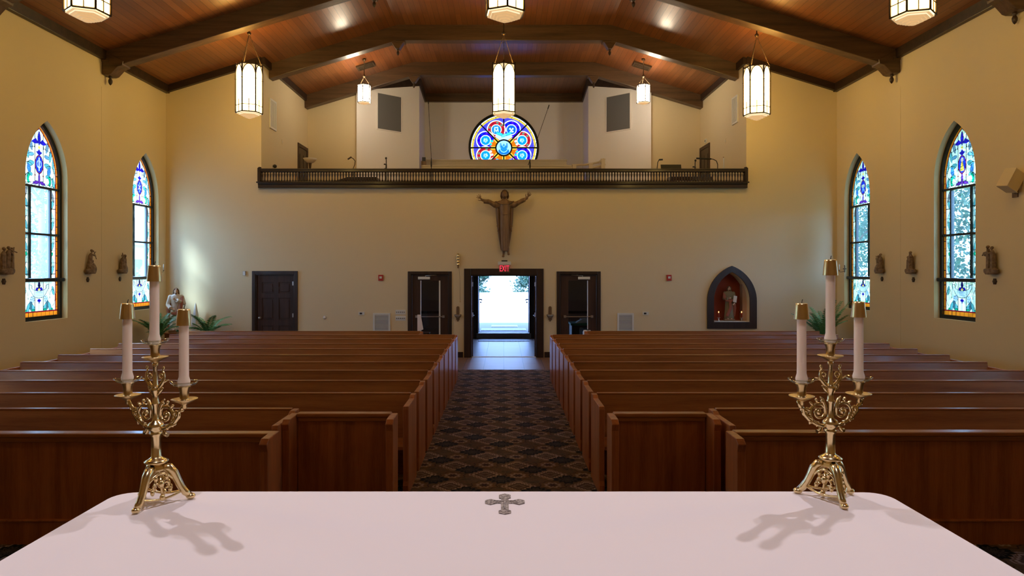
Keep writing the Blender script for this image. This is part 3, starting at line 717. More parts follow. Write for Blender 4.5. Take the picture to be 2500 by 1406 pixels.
for i, (x, y, rot, lab) in enumerate([
        (-5.64, 15.42, .33, 'lit hexagonal lantern hanging left of the loft, full length in view'),
        (0.0, 15.42, PI/6, 'lit hexagonal lantern hanging in the centre, in front of the rose window'),
        (5.60, 15.42, -.33, 'lit hexagonal lantern hanging right of the loft, full length in view'),
        (-5.64, 9.43, .36, 'lit hexagonal lantern cut off at the top left of the photo'),
        (0.015, 9.43, PI/6+.12, 'lit hexagonal lantern cut off at the top centre of the photo'),
        (5.54, 9.43, -.36+.1, 'lit hexagonal lantern cut off at the top right of the photo'),
        (-5.64, 3.44, .2, 'lantern of the same kind beside the sanctuary steps, left of the altar'),
        (5.60, 3.44, -.2, 'lantern of the same kind beside the sanctuary steps, right of the altar')]):
    zt = zc(x)-LB
    make_lantern(.555, LH, 6, rot, lab, (x, y, LB-.04*(x > 3)), zt, 1.88 if zt > 2 else 1.88, 'large pendant lanterns over the nave')
for x, lab in ((-3.98, 'small lit lantern hanging in the loft before the left grey panel'), (3.98, 'small lit lantern hanging in the loft before the right grey panel')):
    make_lantern(.385, .56, 6, .5 if x < 0 else -.45, lab, (x, 19.85, 6.92), zc(x)-6.92, .80, 'small pendant lanterns in the loft', gm='lantloft')
# sanctuary spotlights (real lamps behind and above the camera)
for i, (l, tg) in enumerate(SPOTS):
    t = thing('spotlight', ('black spotlight on the ceiling left of the altar', 'black spotlight on the ceiling right of the altar', 'black spotlight over the front of the altar')[i], 'spotlight', l)
    d = (Vector(tg)-Vector(l)).normalized(); b = MB(); q = d.to_track_quat('Z', 'Y').to_matrix().to_4x4(); b.M = q
    b.lathe([(.04, -.22), (.07, -.18), (.09, -.02), (.09, 0), (.08, -.01), (.055, -.12)], seg=16, cap=False); b.build('lamp_housing', M['black'], t)
    b = MB(); b.tube([(0, 0, 0.02), (0, 0, zc(l[0])-l[2])], .012, 6); b.build('stem', M['black'], t)
    spot('spot_lamp', Vector(l)+d*.03, tg, (600, 600, 480)[i], (34, 34, 46)[i], .6, (.95, .90, 1.0), .06)

# ================================================================== pews
PH = .905
def pew_parts(t, x0, x1, ends=(True, True), kneel=True):
    """pew facing -Y; top of the back at local y=0"""
    th = .035
    b = MB(); b.prism([(-.09, .42), (-.135, .42), (-.040, PH-.015), (.0, PH-.015)], 'x', x0, x1); b.build('backrest', M['pew'], t)
    b = MB(); b.box(x0, x1, -.046, .006, PH-.018, PH); b.build('top_rail', M['pew'], t, bevel=.006)
    b = MB(); b.prism([(-.13, .43), (-.13, .46), (-.52, .475), (-.545, .46), (-.545, .43), (-.52, .42)], 'x', x0, x1); b.build('seat', M['pew'], t)
    b = MB(); b.box(x0, x1, -.10, -.08, .06, .42); b.build('rear_panel', M['pew'], t)
    prof = [(-.62, .0), (-.62, .10), (-.60, .14), (-.60, .50), (-.61, .84), (-.60, .87), (-.16, .87), (-.10, .895), (.02, .895), (.02, .14), (.03, .10), (.03, 0)]
    prof2 = [(a_, min(c_, .835)) for a_, c_ in prof]
    for k, x in enumerate((x0, x1)):
        if ends[k]:
            b = MB(); xa = x-.055 if k == 0 else x; b.prism(prof2 if (x0+x1)*(1 if k else -1) > 0 else prof, 'x', xa, xa+.055); b.build('end_panel', M['pew_v'], t, bevel=.006)
    if kneel:
        b = MB(); b.box(x0+.06, x1-.06, .05, .17, .18, .24); b.build('kneeler', M['teal'], t, bevel=.02)
ORD = ['front', 'second', 'third', 'fourth', 'fifth', 'sixth', 'seventh', 'eighth', 'ninth', 'tenth', 'rearmost']
for sgn, side in ((-1, 'left'), (1, 'right')):
    for k in range(11):
        d = 6.57+.833*k; ri = .985 if k else 1.99
        if k == 10: ri = 1.78
        ro = 6.85 if k < 8 else 6.74
        lab = '%s long oak pew %s of the aisle, counted from the altar' % (ORD[k], side)
        if k == 0: lab = 'front long oak pew %s of the aisle, shorter at its aisle end' % side
        if k == 10: lab = 'rearmost oak pew %s of the aisle, stopping short of the aisle near the glass door' % side
        t = thing('pew', lab, 'pew', (0, d, 0), 0, 'oak pews %s of the aisle' % side)
        if sgn < 0: pew_parts(t, -ro, -ri)
        else: pew_parts(t, ri, ro)
def frontal(x0, x1, y, lab, H=.895, end=None):
    t = thing('front_pew_screen', lab, 'pew front', (0, y, 0), 0, 'panelled pew fronts facing the altar')
    b = MB(); b.box(x0, x1, 0, .05, .0, H-.04); b.build('panel', M['pew_v'], t)
    b = MB(); b.box(x0-.01, x1+.01, -.035, .075, H-.035, H); b.box(x0, x1, -.022, 0, H-.075, H-.035); b.build('cap_moulding', M['pew'], t, bevel=.01)
    b = MB(); b.box(x0, x1, -.025, 0, 0, .185); b.box(x0, x1, -.035, 0, .185, .205); b.build('skirting', M['pew_v'], t, bevel=.006)
    for xe, s in end:
        b = MB(); xa, xb = (xe, xe+s*.065); prof = [(-.26, 0), (-.26, .12), (-.23, .16), (-.23, .80), (-.25, .86), (-.20, .895), (.05, .90), (.05, 0)]
        b.prism(prof, 'x', min(xa, xb), max(xa, xb)); b.build('end_panel', M['pew_v'], t, bevel=.006)
    b = MB(); b.box(x0+.05, x1-.05, .10, .24, .40, .46); b.build('kneeler', M['teal'], t, bevel=.02)
    return t
frontal(-6.85, -1.885, 5.60, 'long oak pew front left of the aisle, lower left of the photo', .895, ((-1.885, 1),))
frontal(1.865, 6.85, 5.60, 'long oak pew front right of the aisle, lower right of the photo', .905, ((1.865, -1),))
frontal(-1.86, -1.03, 6.30, 'short oak pew front beside the aisle, left side', .91, ((-1.03, 1), (-1.87, -1)))
frontal(1.005, 1.82, 6.30, 'short oak pew front beside the aisle, right side', .91, ((1.005, -1), (1.83, 1)))

# ================================================================== altar
AX0, AX1, AY0, AY1, AZ = -1.205, 1.19, 1.12, 2.175, 1.51
def rrect(x0, x1, y0, y1, r, n=6):
    return arc(x1-r, y1-r, r, 0, PI/2, n)+arc(x0+r, y1-r, r, PI/2, PI, n)+arc(x0+r, y0+r, r, PI, 1.5*PI, n)+arc(x1-r, y0+r, r, 1.5*PI, 2*PI, n)
t = thing('altar', 'altar table under a white cloth in the foreground', 'altar', (0, 0, .5))
b = MB(); b.box(-1.12, 1.12, 1.18, 2.1, .06, .93); b.build('altar_body', M['pew_v'], t, bevel=.01)
b = MB(); b.box(-1.16, 1.15, 1.15, 2.13, .93, .998); b.build('altar_slab', M['marble'], t, bevel=.008)
b = MB(); b.box(-1.14, 1.14, 1.16, 2.12, 0, .06); b.build('plinth', M['pew_v'], t)
b = MB(); rr_ = rrect(AX0, AX1, AY0, AY1, .06); n_ = len(rr_)
rings = []
for z, g in ((AZ-.35, .012), (AZ-.012, .004), (AZ-.004, -.002), (AZ, -.010)):
    rings.append([(x+(g if x > 0 else -g), y+(g if y > 1.6 else -g), z) for x, y in rr_])
b.loft(rings, cap=False)
b.f([b.v((p_[0], p_[1], AZ)) for p_ in rings[-1]])
cl = b.build('altar_cloth', M['cloth'], label='plain white altar cloth covering the table in the foreground', cat='altar cloth')
sd_ = cl.modifiers.new('solid', 'SOLIDIFY'); sd_.thickness = .002; sd_.offset = -1
# second narrow cloth lines along both ends (folded linen edge)
b = MB()
for x0, x1 in ((AX0+.012, AX0+.125), (AX1-.125, AX1-.012)):
    pass
b.box(AX0+.13, AX1-.13, AY0+.01, AY1-.008, AZ+.0005, AZ+.0022)
b.build('altar_runner', M['cloth'], label='thin white linen laid over the altar cloth between the candelabra', cat='linen', bevel=.001)
# embroidered cross
b = MB(); cx, cy, z = .003, 2.035, AZ+.0025
def lobe(x, y, rx, ry): b.prism([(x+rx*math.cos(a*PI/6)*(1+.12*(a % 2)), y+ry*math.sin(a*PI/6)*(1+.12*(a % 2))) for a in range(12)], 'z', z, z+.002)
# arms in table plane: x across, y in depth
b.box(cx-.011, cx+.011, cy-.055, cy+.075, z, z+.0026); b.box(cx-.045, cx+.045, cy+.018, cy+.042, z, z+.0022)
lobe(cx-.045+.003, cy+.03, .017, .022); lobe(cx+.045-.003, cy+.03, .017, .022); lobe(cx, cy+.078, .018, .024); lobe(cx, cy-.055, .018, .018)
b.ell((cx, cy+.040, z+.003), (.004, .005, .002)); b.tube([(cx-.032, cy+.038, z+.003), (cx, cy+.030, z+.003), (cx+.032, cy+.038, z+.003)], .002, 6, flat=.5); b.tube([(cx, cy+.032, z+.003), (cx, cy-.035, z+.003)], [.004, .0025], 6, flat=.5)
b.build('embroidered_cross', M['embroid'], label='small grey embroidered cross in the middle of the altar cloth', cat='cross')

# ================================================================== candelabra
def spiral(c, r0, r1, a0, a1, n, plane='x'):
    return [Vector((c[0]+(r0+(r1-r0)*i/n)*math.cos(a0+(a1-a0)*i/n), c[1], c[2]+(r0+(r1-r0)*i/n)*math.sin(a0+(a1-a0)*i/n))) for i in range(n+1)]
def cup(b, x, z):
    b.lathe([(.004, z-.022), (.008, z-.018), (.006, z-.010), (.016, z-.004), (.036, z+.006), (.037, z+.008), (.020, z+.004), (.010, z+.006), (.013, z+.012), (.0125, z+.030), (.017, z+.042), (.017, z+.044), (.012, z+.044)], (x, 0, 0), 20)
def make_candelabrum(lab, loc, rz, foot_rot, side, arm):
    t = thing('candelabrum', lab, 'candelabrum', loc, rz)
    # tripod base
    b = MB()
    for k in range(3):
        a = foot_rot-rz+k*2*PI/3; d = Vector((math.cos(a), math.sin(a), 0)); q = Vector((-math.sin(a), math.cos(a), 0))
        pr_ = [(.018, .104), (.034, .100), (.046, .086), (.056, .062), (.066, .040), (.078, .022), (.090, .011)]
        b.tube([d*r+Vector((0, 0, z)) for r, z in pr_], [.012, .0145, .013, .0115, .0105, .011, .009], 8)
        b.ell(d*.092+Vector((0, 0, .009)), (.014, .012, .009), (0, 0, a)); 
        a2 = a+2*PI/3; d2 = Vector((math.cos(a2), math.sin(a2), 0))
        # pierced panel between two legs: arched rail, rosette and leaf scrolls
        def bt(s_, z, r=.058): 
            v1 = d*r; v2 = d2*r; return v1.lerp(v2, s_)+Vector((0, 0, z))
        b.tube([bt(i/10, .030-.012*math.sin(i/10*PI), .074) for i in range(11)], .0035, 6)
        b.tube([bt(i/10, .060+.030*math.sin(i/10*PI), .052) for i in range(11)], .0045, 6)
        for sg in (0, 1):
            pts = []
            for i in range(15):
                th = i/14*5.2; r = .014*(1-i/20); s0 = .34 if sg == 0 else .66; pts.append(bt(s0+(r*math.cos(th)*(1 if sg == 0 else -1))/.10, .052+r*math.sin(th), .056))
            b.tube(pts, .0032, 6)
        b.ell(bt(.5, .060, .055), (.010, .010, .013)); b.ell(bt(.5, .022, .070), (.008, .008, .010)); b.tube([bt(.5, .02, .07), bt(.5, .085, .045)], .003, 6)
        for s0, z0 in ((.25, .040), (.75, .040), (.35, .078), (.65, .078)): b.ell(bt(s0, z0, .06), (.006, .006, .009))
    b.lathe([(.03, .094), (.040, .100), (.034, .108), (.024, .112), (.020, .118)], seg=3, rot=foot_rot-rz, smooth=False)
    b.build('tripod_base', M['brass'], t)
    # shaft
    b = MB()
    b.lathe([(.020, .112), (.024, .116), (.033, .120), (.034, .124), (.024, .130), (.017, .134), (.014, .138), (.0135, .196), (.016, .200), (.018, .204), (.016, .208), (.014, .211), (.020, .218), (.024, .226), (.020, .236), (.011, .242), (.0085, .250), (.0085, .288), (.011, .291), (.012, .295), (.009, .299), (.0085, .318), (.013, .330), (.016, .336), (.010, .342), (.0075, .350), (.006, .400), (.009, .410), (.006, .416)], seg=20)
    b.build('shaft', M['brass'], t)
    # scrolling arms
    a_ = MB()
    for s in (-1, 1):
        a_.tube([(s*x, 0, z) for x, z in ((.010, .222), (.030, .220), (.052, .228), (.074, .242), (.090, .260), (.092, .274), (.104, .284), (.110, .296), (arm, .304))], [.006, .006, .0055, .0055, .006, .005, .006, .005, .005], 8)
        sp_ = spiral((s*.040, 0, .262), .033, .006, PI*1.5 if s > 0 else PI*1.5, PI*1.5+(s)*PI*3.4, 44); a_.tube(sp_, [.0052-.0025*i/44 for i in range(45)], 8)
        sp_ = spiral((s*.084, 0, .262), .016, .004, 0 if s < 0 else PI, (0 if s < 0 else PI)-s*PI*2.2, 26); a_.tube(sp_, .0032, 6)
        a_.tube([(s*.018, 0, .250), (s*.020, 0, .280), (s*.028, 0, .300), (s*.036, 0, .308)], [.005, .006, .005, .002], 8)
        a_.tube([(s*.028, 0, .224), (s*.036, 0, .206), (s*.046, 0, .204)], [.005, .006, .007], 8)
        a_.ell((s*.040, 0, .262), (.009, .007, .009))
        for i in range(7):
            th = -1.4+i*.55; c_ = Vector((s*(.040+.036*math.cos(th)), 0, .262+.036*math.sin(th))); a_.ell(c_, (.0085, .006, .0045), (0, -s*th, 0))
        for i in range(5):
            a_.ell((s*(.066+.0075*i)+s*.004*(-1)**i, 0, .236+.0105*i), (.010, .006, .0045), (0, s*-.9+.8*(-1)**i, 0))
        # upper scrolls
        a_.tube([(s*.006, 0, .336), (s*.022, 0, .346), (s*.036, 0, .364), (s*.034, 0, .384), (s*.028, 0, .396)], [.005, .0055, .005, .0035, .002], 8)
        a_.tube([(s*.010, 0, .340), (s*.030, 0, .358), (s*.052, 0, .366)], [.004, .005, .002], 6)
        a_.tube(spiral((s*.022, 0, .372), .012, .003, -PI/2, -PI/2+s*PI*2.4, 24), .0028, 6)
        a_.ell((s*.033, 0, .398), (.004, .004, .007)); a_.tube([(s*.008, 0, .318), (s*.018, 0, .330), (s*.030, 0, .342)], [.004, .006, .002], 6)
    a_.build('scroll_arms', M['brass'], t)
    for x, zc_ in side:
        b = MB(); cup(b, x, zc_); b.build('candle_cup', M['brass_smooth'], t)
        b = MB(); b.lathe([(.018, zc_+.047), (.030, zc_+.050), (.039, zc_+.058), (.0395, zc_+.0585), (.031, zc_+.048), (.018, zc_+.044)], (x, 0, 0), 24, cap=False); b.build('glass_bobeche', M['bobeche'], t)
    return t
def candle(lab, loc, h, cap_h=.045, r=.0135):
    t = thing('candle', lab, 'candle', loc, 0, 'white altar candles')
    b = MB(); b.lathe([(r*.98, 0), (r*1.22, .006), (r*1.30, .013), (r*1.18, .020), (r*1.02, .028), (r, .05), (r*.98, h-.012), (r*.93, h)], seg=24); wx = b.build('wax', M['wax'], t)
    b = MB(); b.lathe([(r*1.58, h-cap_h), (r*1.58, h-cap_h+.002), (r*1.44, h-cap_h*.5), (r*1.29, h-.002), (r*1.22, h+.002), (r*.8, h+.003), (r*.78, h-.004), (r*1.1, h-.006), (r*1.45, h-cap_h*.9)], seg=28, cap=False); b.build('brass_cap', M['brass_smooth'], t)
    b = MB(); b.tube([(0, 0, h-.004), (.001, 0, h+.008), (.003, .001, h+.014)], .0012, 6); b.build('wick', M['black'], wx)
# left candelabrum
CL = (-1.027, 2.06, AZ+.0025); rL = -math.radians(22); A = .113
make_candelabrum('left brass candelabrum with three tall candles on the altar', CL, rL, math.radians(-98), ((-A, .306), (A, .306), (0, .424)), A).rotation_euler.y = -.014
CR = (.984, 2.098, AZ+.0025); rR = math.radians(12); A2 = .0975
make_candelabrum('right brass candelabrum with three tall candles on the altar', CR, rR, math.radians(-92), ((-A2, .306), (A2, .306), (0, .424)), A2)
def at(c, r, x): return (c[0]+x*math.cos(r), c[1]+x*math.sin(r))
LEAN = {'left': -.0047, 'right': 0}
for c_, r_, A_, nm, hs in ((CL, rL, A, 'left', (.240, .227, .236)), (CR, rR, A2, 'right', (.241, .244, .2535))):
    for x, lab, h in ((-A_, 'left', hs[0]), (A_, 'right', hs[1])):
        q = at(c_, r_, x); candle('white candle on the %s arm of the %s candelabrum' % (lab, nm), (q[0]+LEAN[nm], q[1], c_[2]+.306+.046), h-.006)
    candle('tall white candle on the middle cup of the %s candelabrum' % nm, (c_[0]+LEAN[nm]*1.4, c_[1], c_[2]+.424+.046), hs[2]-.006)

# sloping dark bands along the top of the splayed loft walls
for sgn, nme in ((-1, 'trim_13'), (1, 'trim_14')):
    b = MB(); p0 = Vector((sgn*4.60, 21.42, 0)); p1 = Vector((sgn*2.76, 23.02, 0)); p2 = Vector((sgn*2.82, YC-.1, 0))
    for a, c_ in ((p0, p1), (p1, p2)):
        n_ = (c_-a).normalized(); o_ = Vector((-n_.y, n_.x, 0))*.06*(-sgn)
        rs = []
        for q in (a, c_):
            z = zc(q.x); rs.append([q+Vector((0, 0, z-.30)), q+o_+Vector((0, 0, z-.30)), q+o_+Vector((0, 0, z+.06)), q+Vector((0, 0, z+.06))])
        b.loft(rs, smooth=False)
    b.build(nme, M['trim'], kind='structure')
    # grey panels on the splayed walls
    u = Vector((-sgn*.7485, .663, 0)); nrm = Vector((-sgn*.663, -.7485, 0)); o0 = Vector((sgn*4.55, 21.5, 0))
    def Q(s_, z, e): return o0+u*s_+nrm*e+Vector((0, 0, z))
    t = thing('speaker_grille', 'grey fabric panel on the white loft wall, %s of the rose window' % ('left' if sgn < 0 else 'right'), 'grille', Q(1.18, 6.66, .0))
    o_ = Vector(t.location)
    b = MB(); b.loft([[Q(.74, 6.68, e)-o_, Q(1.61, 6.68, e)-o_, Q(1.61, 7.80, e)-o_, Q(.74, 7.80, e)-o_] for e in (.004, .03)], smooth=False); b.build('grille_cloth', M['greyplastic'], t)
    b = MB()
    for a_, c_, z0, z1 in ((.71, .74, 6.65, 7.83), (1.61, 1.64, 6.65, 7.83), (.74, 1.61, 6.65, 6.68), (.74, 1.61, 7.80, 7.83)):
        b.loft([[Q(a_, z0, e)-o_, Q(c_, z0, e)-o_, Q(c_, z1, e)-o_, Q(a_, z1, e)-o_] for e in (.002, .035)], smooth=False)
    b.build('grille_frame', M['wall_white'], t)

# ================================================================== doors
def casing(x0, x1, zt, w_=.10, dpt=.03, y=YB, name='door_casing', parent=None, m_='casing'):
    b = MB()
    b.box(x0-w_, x0, y-dpt, y, 0, zt+w_); b.box(x1, x1+w_, y-dpt, y, 0, zt+w_); b.box(x0, x1, y-dpt, y, zt, zt+w_)
    b.box(x0-.001, x0+.025, y-.005, y+.2, 0, zt); b.box(x1-.025, x1+.001, y-.005, y+.2, 0, zt); b.box(x0, x1, y-.005, y+.2, zt-.025, zt)
    return b.build(name, M[m_], parent, bevel=.006)
def panel(b, x0, x1, z0, z1, y):
    b.box(x0, x1, y, y+.012, z0, z1)
# six-panel door
x0, x1 = WX(624), WX(719); t = thing('door_1', None, None, (0, 0, 0), kind='structure'); casing(x0, x1, 2.10, .085, parent=t)
me = []
b = MB(); xa, xb = x0+.03, x1-.03; W_ = xb-xa; holes = []
for zz0, zz1 in ((.20, .80), (.95, 1.50), (1.62, 1.90)):
    for q in (0, 1): holes.append(rect(xa+.12+q*(W_/2-.04), xa+W_/2-.04+q*(W_/2-.04), zz0, zz1))
b.mesh(plate_mesh(rect(xa, xb, .01, 2.07), holes, .03), XZ(YB+.055)); lf1 = b.build('door_leaf', M['door'], t)
b = MB()
for hl in holes:
    b.box(hl[0][0], hl[1][0], YB+.058, YB+.07, hl[0][1], hl[2][1]); b.box(hl[0][0]+.04, hl[1][0]-.04, YB+.046, YB+.06, hl[0][1]+.04, hl[2][1]-.04)
b.build('door_panels', M['door'], lf1, bevel=.006)
b = MB(); b.box(WX(658), WX(684), YB+.036, YB+.040, WZ(704), WZ(701)); b.box(WX(661), WX(681), YB+.036, YB+.040, WZ(707.5), WZ(706)); b.build('door_sign', M['plaque'], t)
b = MB(); b.lathe([(.03, 0), (.032, .008), (.012, .012), (.012, .04), (.028, .05), (.03, .065), (.018, .075), (0, .077)]); 
o = b.build('door_handle', M['steel'], t); o.location = (xa+.07, YB+.04, WZ(776)); o.rotation_euler = (PI/2, 0, 0)
for z in (WZ(692), WZ(770), .25): b = MB(); b.box(xb-.035, xb+.012, YB+.025, YB+.04, z-.05, z+.05); b.build('hinge', M['steel'], t)
# glazed side doors
for nme, (a_, c_), g0, g1, sgn in (('door_2', (1003, 1096), 1026, 1075, 1), ('door_3', (1366, 1459), 1388, 1436, -1)):
    x0, x1 = WX(a_), WX(c_); t = thing(nme, None, None, (0, 0, 0), kind='structure'); casing(x0, x1, 2.10, .075, parent=t)
    xa, xb = x0+.03, x1-.03; ga, gb = WX(g0), WX(g1); gz0, gz1 = .30, WZ(685)
    b = MB(); b.mesh(plate_mesh(rect(xa, xb, .01, 2.07), [rect(ga, gb, gz0, gz1)], .045), XZ(YB+.07)); b.build('door_leaf', M['door'], t, bevel=.003)
    b = MB(); b.box(ga, gb, YB+.066, YB+.072, gz0, gz1); b.build('door_glass', M['doorglass'], t)
    b = MB()
    if sgn > 0: b.box(ga, ga+.016, YB+.03, YB+.07, gz0, gz1); b.box(gb-.04, gb-.004, YB+.055, YB+.064, gz0, gz1)
    else: b.box(gb-.016, gb, YB+.03, YB+.07, gz0, gz1)
    b.build('lit_edge_strip', M['whiteplastic'], t)  # bright lit edges of the glass, put in as pale strips
    b = MB(); z = WZ(773); b.box(xa+.10, xb-.10, YB-.01, YB+.012, z-.012, z+.012); b.box(xa+.08, xa+.14, YB-.005, YB+.05, z-.03, z+.03); b.box(xb-.14, xb-.08, YB-.005, YB+.05, z-.03, z+.03); b.build('push_bar', M['steel'], t, bevel=.003)
    b = MB(); cx_ = WX(1035) if sgn > 0 else WX(1426); b.box(cx_-.15, cx_+.15, YB-.01, YB+.045, WZ(682), WZ(675.5)); b.build('door_closer', M['whiteplastic'], t, bevel=.006)
    b = MB(); e = cx_+sgn*.22; b.tube([(cx_+sgn*.04, YB-.0, WZ(675)), (cx_+sgn*.04, YB-.0, WZ(672.5))], .012, 6); b.tube([(cx_+sgn*.04, YB+.0, WZ(673)), (e+sgn*.1, YB-.02, WZ(671)), (cx_-sgn*.04, YB+.03, WZ(669))], .008, 6); b.build('closer_arm', M['steel'], t)
# central opening with two leaves folded back into the narthex
t = thing('door_4', None, None, (0, 0, 0), kind='structure'); casing(DC0, DC1, DT, .165, .035, parent=t)
for s, xh in ((-1, DC0+.03), (1, DC1-.03)):
    b = MB(); q = Vector((s*.075, .99, 0)).normalized(); n_ = Vector((q.y, -q.x, 0)); a_ = Vector((xh, YB+.2, 0)); e = a_+q*.82
    b.loft([[a_+n_*.022, a_-n_*.022, e-n_*.022, e+n_*.022], [v_+Vector((0, 0, 2.04)) for v_ in (a_+n_*.022, a_-n_*.022, e-n_*.022, e+n_*.022)]], smooth=False); b.build('door_leaf', M['door'], t)
    for z in (1.85, 1.08): b = MB(); b.box(min(xh, xh-s*.03), max(xh, xh-s*.03), YB-.015, YB+.02, z-.055, z+.055); b.build('hinge', M['steel'], t)
    b = MB(); m_ = a_+q*.74; b.tube([m_+Vector((-s*.02, 0, 1.0)), m_+Vector((-s*.07, 0, 1.0)), m_+Vector((-s*.07, -.11, 1.0))], .010, 8); b.build('door_handle', M['steel'], t)
# outer doorway with two leaves opened outwards
t = thing('door_5', None, None, (0, 0, 0), kind='structure')
b = MB(); y = 22.6
b.box(-OD-.13, -OD+.03, y-.03, y+.22, 0, 2.2); b.box(OD-.03, OD+.13, y-.03, y+.22, 0, 2.2); b.box(-OD-.13, OD+.13, y-.03, y+.22, 2.08, 2.2); b.build('door_casing', M['casing'], t, bevel=.006)
b = MB(); b.box(-OD-.03, OD+.03, y-.06, y+.22, 0, .165); b.build('threshold', mat('threshold_stone', (.30, .32, .34), .6), t, bevel=.006)
for s in (-1, 1):
    xh = s*(OD-.03); b = MB(); b.M = Matrix.Translation((xh, y+.2, 0)) @ Matrix.Rotation(s*math.radians(-4), 4, 'Z')
    me_ = plate_mesh(rect(0, .83, .18, 2.07), [rect(.14, .69, 1.10, 1.93), rect(.14, .69, .42, .98)], .045); b.mesh(me_, Matrix.Rotation(0, 4, 'X') @ YZ(0)); b.build('door_leaf', M['door'], t)
    b = MB(); b.M = Matrix.Translation((xh, y+.2, 0)) @ Matrix.Rotation(s*math.radians(-4), 4, 'Z'); b.box(-.003, .003, .14, .69, .42, 1.93); b.build('door_glass', M['doorglass'], t)
    b = MB(); b.M = Matrix.Translation((xh, y+.2, 0)); b.tube([(0, .74, 1.22), (-s*.07, .74, 1.22), (-s*.08, .70, 1.20)], .022, 8); b.lathe([(.03, 0), (.035, .02), (.02, .05)], (-s*.05, .74, 1.10)); b.build('door_handle', M['steel'], t)
    b = MB(); b.box(min(s*.60, s*.80), max(s*.60, s*.80), y-.005, y+.03, 2.02, 2.08); b.build('door_closer', M['whiteplastic'], t)
# mats
def mat_thing(lab, x0, x1, y0, y1, z, col):
    m_ = mat('mat_rubber', col, .6, spec=.4); b = MB(); b.box(x0, x1, y0, y1, z, z+.008)
    n_ = int((x1-x0)/.05)
    for k in range(n_): b.box(x0+.02+k*(x1-x0-.03)/n_, x0+.045+k*(x1-x0-.03)/n_, y0+.02, y1-.02, z+.008, z+.016)
    b.build('door_mat', m_, label=lab, cat='mat')
mat_thing('dark ribbed mat on the tiles just inside the outer door', -.80, .80, 21.55, 22.15, 0.001, (.05, .05, .07))
mat_thing('ribbed grey mat outside on the step, nearest the outer doorway', -.78, .76, 23.4, 24.3, .171, (.10, .12, .14))
mat_thing('grey mat outside at the far edge of the porch', -.45, .5, 24.9, 25.7, .171, (.12, .14, .15))

# ================================================================== loft railing
x0, x1 = WX(634), WX(1821); yr = YB-.10
t = thing('balcony_railing', 'long dark turned-baluster railing across the loft front', 'railing', (0, yr, 4.27))
b = MB(); b.prism([(-.03, .0), (.12, .0), (.12, .165), (-.01, .165), (-.05, .135), (-.05, .095), (-.03, .08)], 'x', x0+.0, x1); b.prism([(-.075, .12), (-.05, .12), (-.05, .155), (-.075, .155)], 'x', x0-.03, x1+.03); b.build('bottom_rail', M['railwood'], t, bevel=.006)
b = MB(); b.box(x0+.03, x1-.03, -.03, .09, .405, .485); b.box(x0+.02, x1-.02, -.045, .105, .455, .485); b.build('top_rail', M['railwood'], t, bevel=.008)
for x in (x0+.03, x1-.03): b = MB(); b.box(x-.035, x+.035, -.05, .08, 0.165, .50); b.lathe([(.035, .50), (.045, .51), (.03, .53)], (x, .02, 0), 12); b.build('end_post', M['railwood'], t)
bal = MB(); bal.lathe([(.020, .165), (.031, .172), (.031, .19), (.018, .20), (.014, .235), (.014, .265), (.020, .30), (.027, .33), (.026, .35), (.018, .375), (.016, .385), (.030, .395), (.030, .41)], seg=8)
proto = bal.build('baluster', M['railwood'], t); nb = 173; xs = [x0+.09+i*(x1-x0-.18)/(nb-1) for i in range(nb)]
xs.sort(key=lambda v: abs(v)); proto.location = (xs[0], .02, 0)
for x in xs[1:100]: o = proto.copy(); C.objects.link(o); o.location = (x, .02, 0)
b = MB()
for x in xs[100:]: b.mesh(proto.data, Matrix.Translation((x, .02, 0)))
o = b.build('balusters', M['railwood'], t, kind='stuff')
for p_ in o.data.polygons: p_.use_smooth = True

# ================================================================== loft furniture
def LP(px_, py_, Y): return Vector(((px_-1230)/1700*Y, Y, 2.2+(660-py_)/1700*Y))
t = thing('choir_riser', 'cream stepped choir riser below the rose window in the loft', 'riser', (0, 22, 3.85))
for nme, xa, xb, ya, zt in (('upper_tier', -3.45, 2.3, 24.2, 2.20), ('middle_tier', -3.45, 2.28, 23.3, 1.87), ('lower_tier', -3.5, 3.45, 22.4, 1.60)):
    zt0 = zt; y0 = ya-22; xa_, xb_ = {'upper_tier': (-2.78, 2.2), 'middle_tier': (-2.78, 2.3), 'lower_tier': (-3.35, 2.6)}[nme]
    b = MB(); b.box(xa_+.02, xb_-.02, y0, y0+.06, 0, zt-.04); b.box(-2.7, 2.15, y0+.06, y0+.8, 0, zt-.45); b.box(xa_, xb_, y0-.03, y0+.09, zt-.045, zt); b.box(xa_, xb_, y0-.015, y0, zt-.20, zt-.17); b.build(nme, M['cream_riser'], t, bevel=.005)
t = thing('riser_handrail', 'cream sloping handrail with posts at the right end of the choir riser', 'handrail', LP(1478, 660, 22.6)*1-Vector((0, 0, 2.2-3.85)))
o_ = Vector(t.location)
def bar(b, p, q, r=.03):
    p, q = Vector(p)-o_, Vector(q)-o_; b.tube([p, q], r, 4, False)
b = MB(); bar(b, LP(1396, 403, 22.62), LP(1430, 402, 22.62), .035); bar(b, LP(1430, 402, 22.62), LP(1462, 396, 22.62), .035); bar(b, LP(1462, 396, 22.62), LP(1475, 388, 22.62), .035); bar(b, LP(1440, 412, 22.62), LP(1478, 401, 22.62), .035); b.build('rail', M['cream_riser'], t)
for a_, z_ in ((1472, 390), (1487, 400), (1442, 402), (1402, 404)):
    b = MB(); p_ = LP(a_, z_, 22.62)-o_; b.box(p_.x-.06, p_.x+.06, p_.y-.05, p_.y+.05, 0, p_.z+.03); b.box(p_.x-.07, p_.x+.07, p_.y-.06, p_.y+.06, p_.z+.0, p_.z+.03); b.build('post', M['cream_riser'], t)
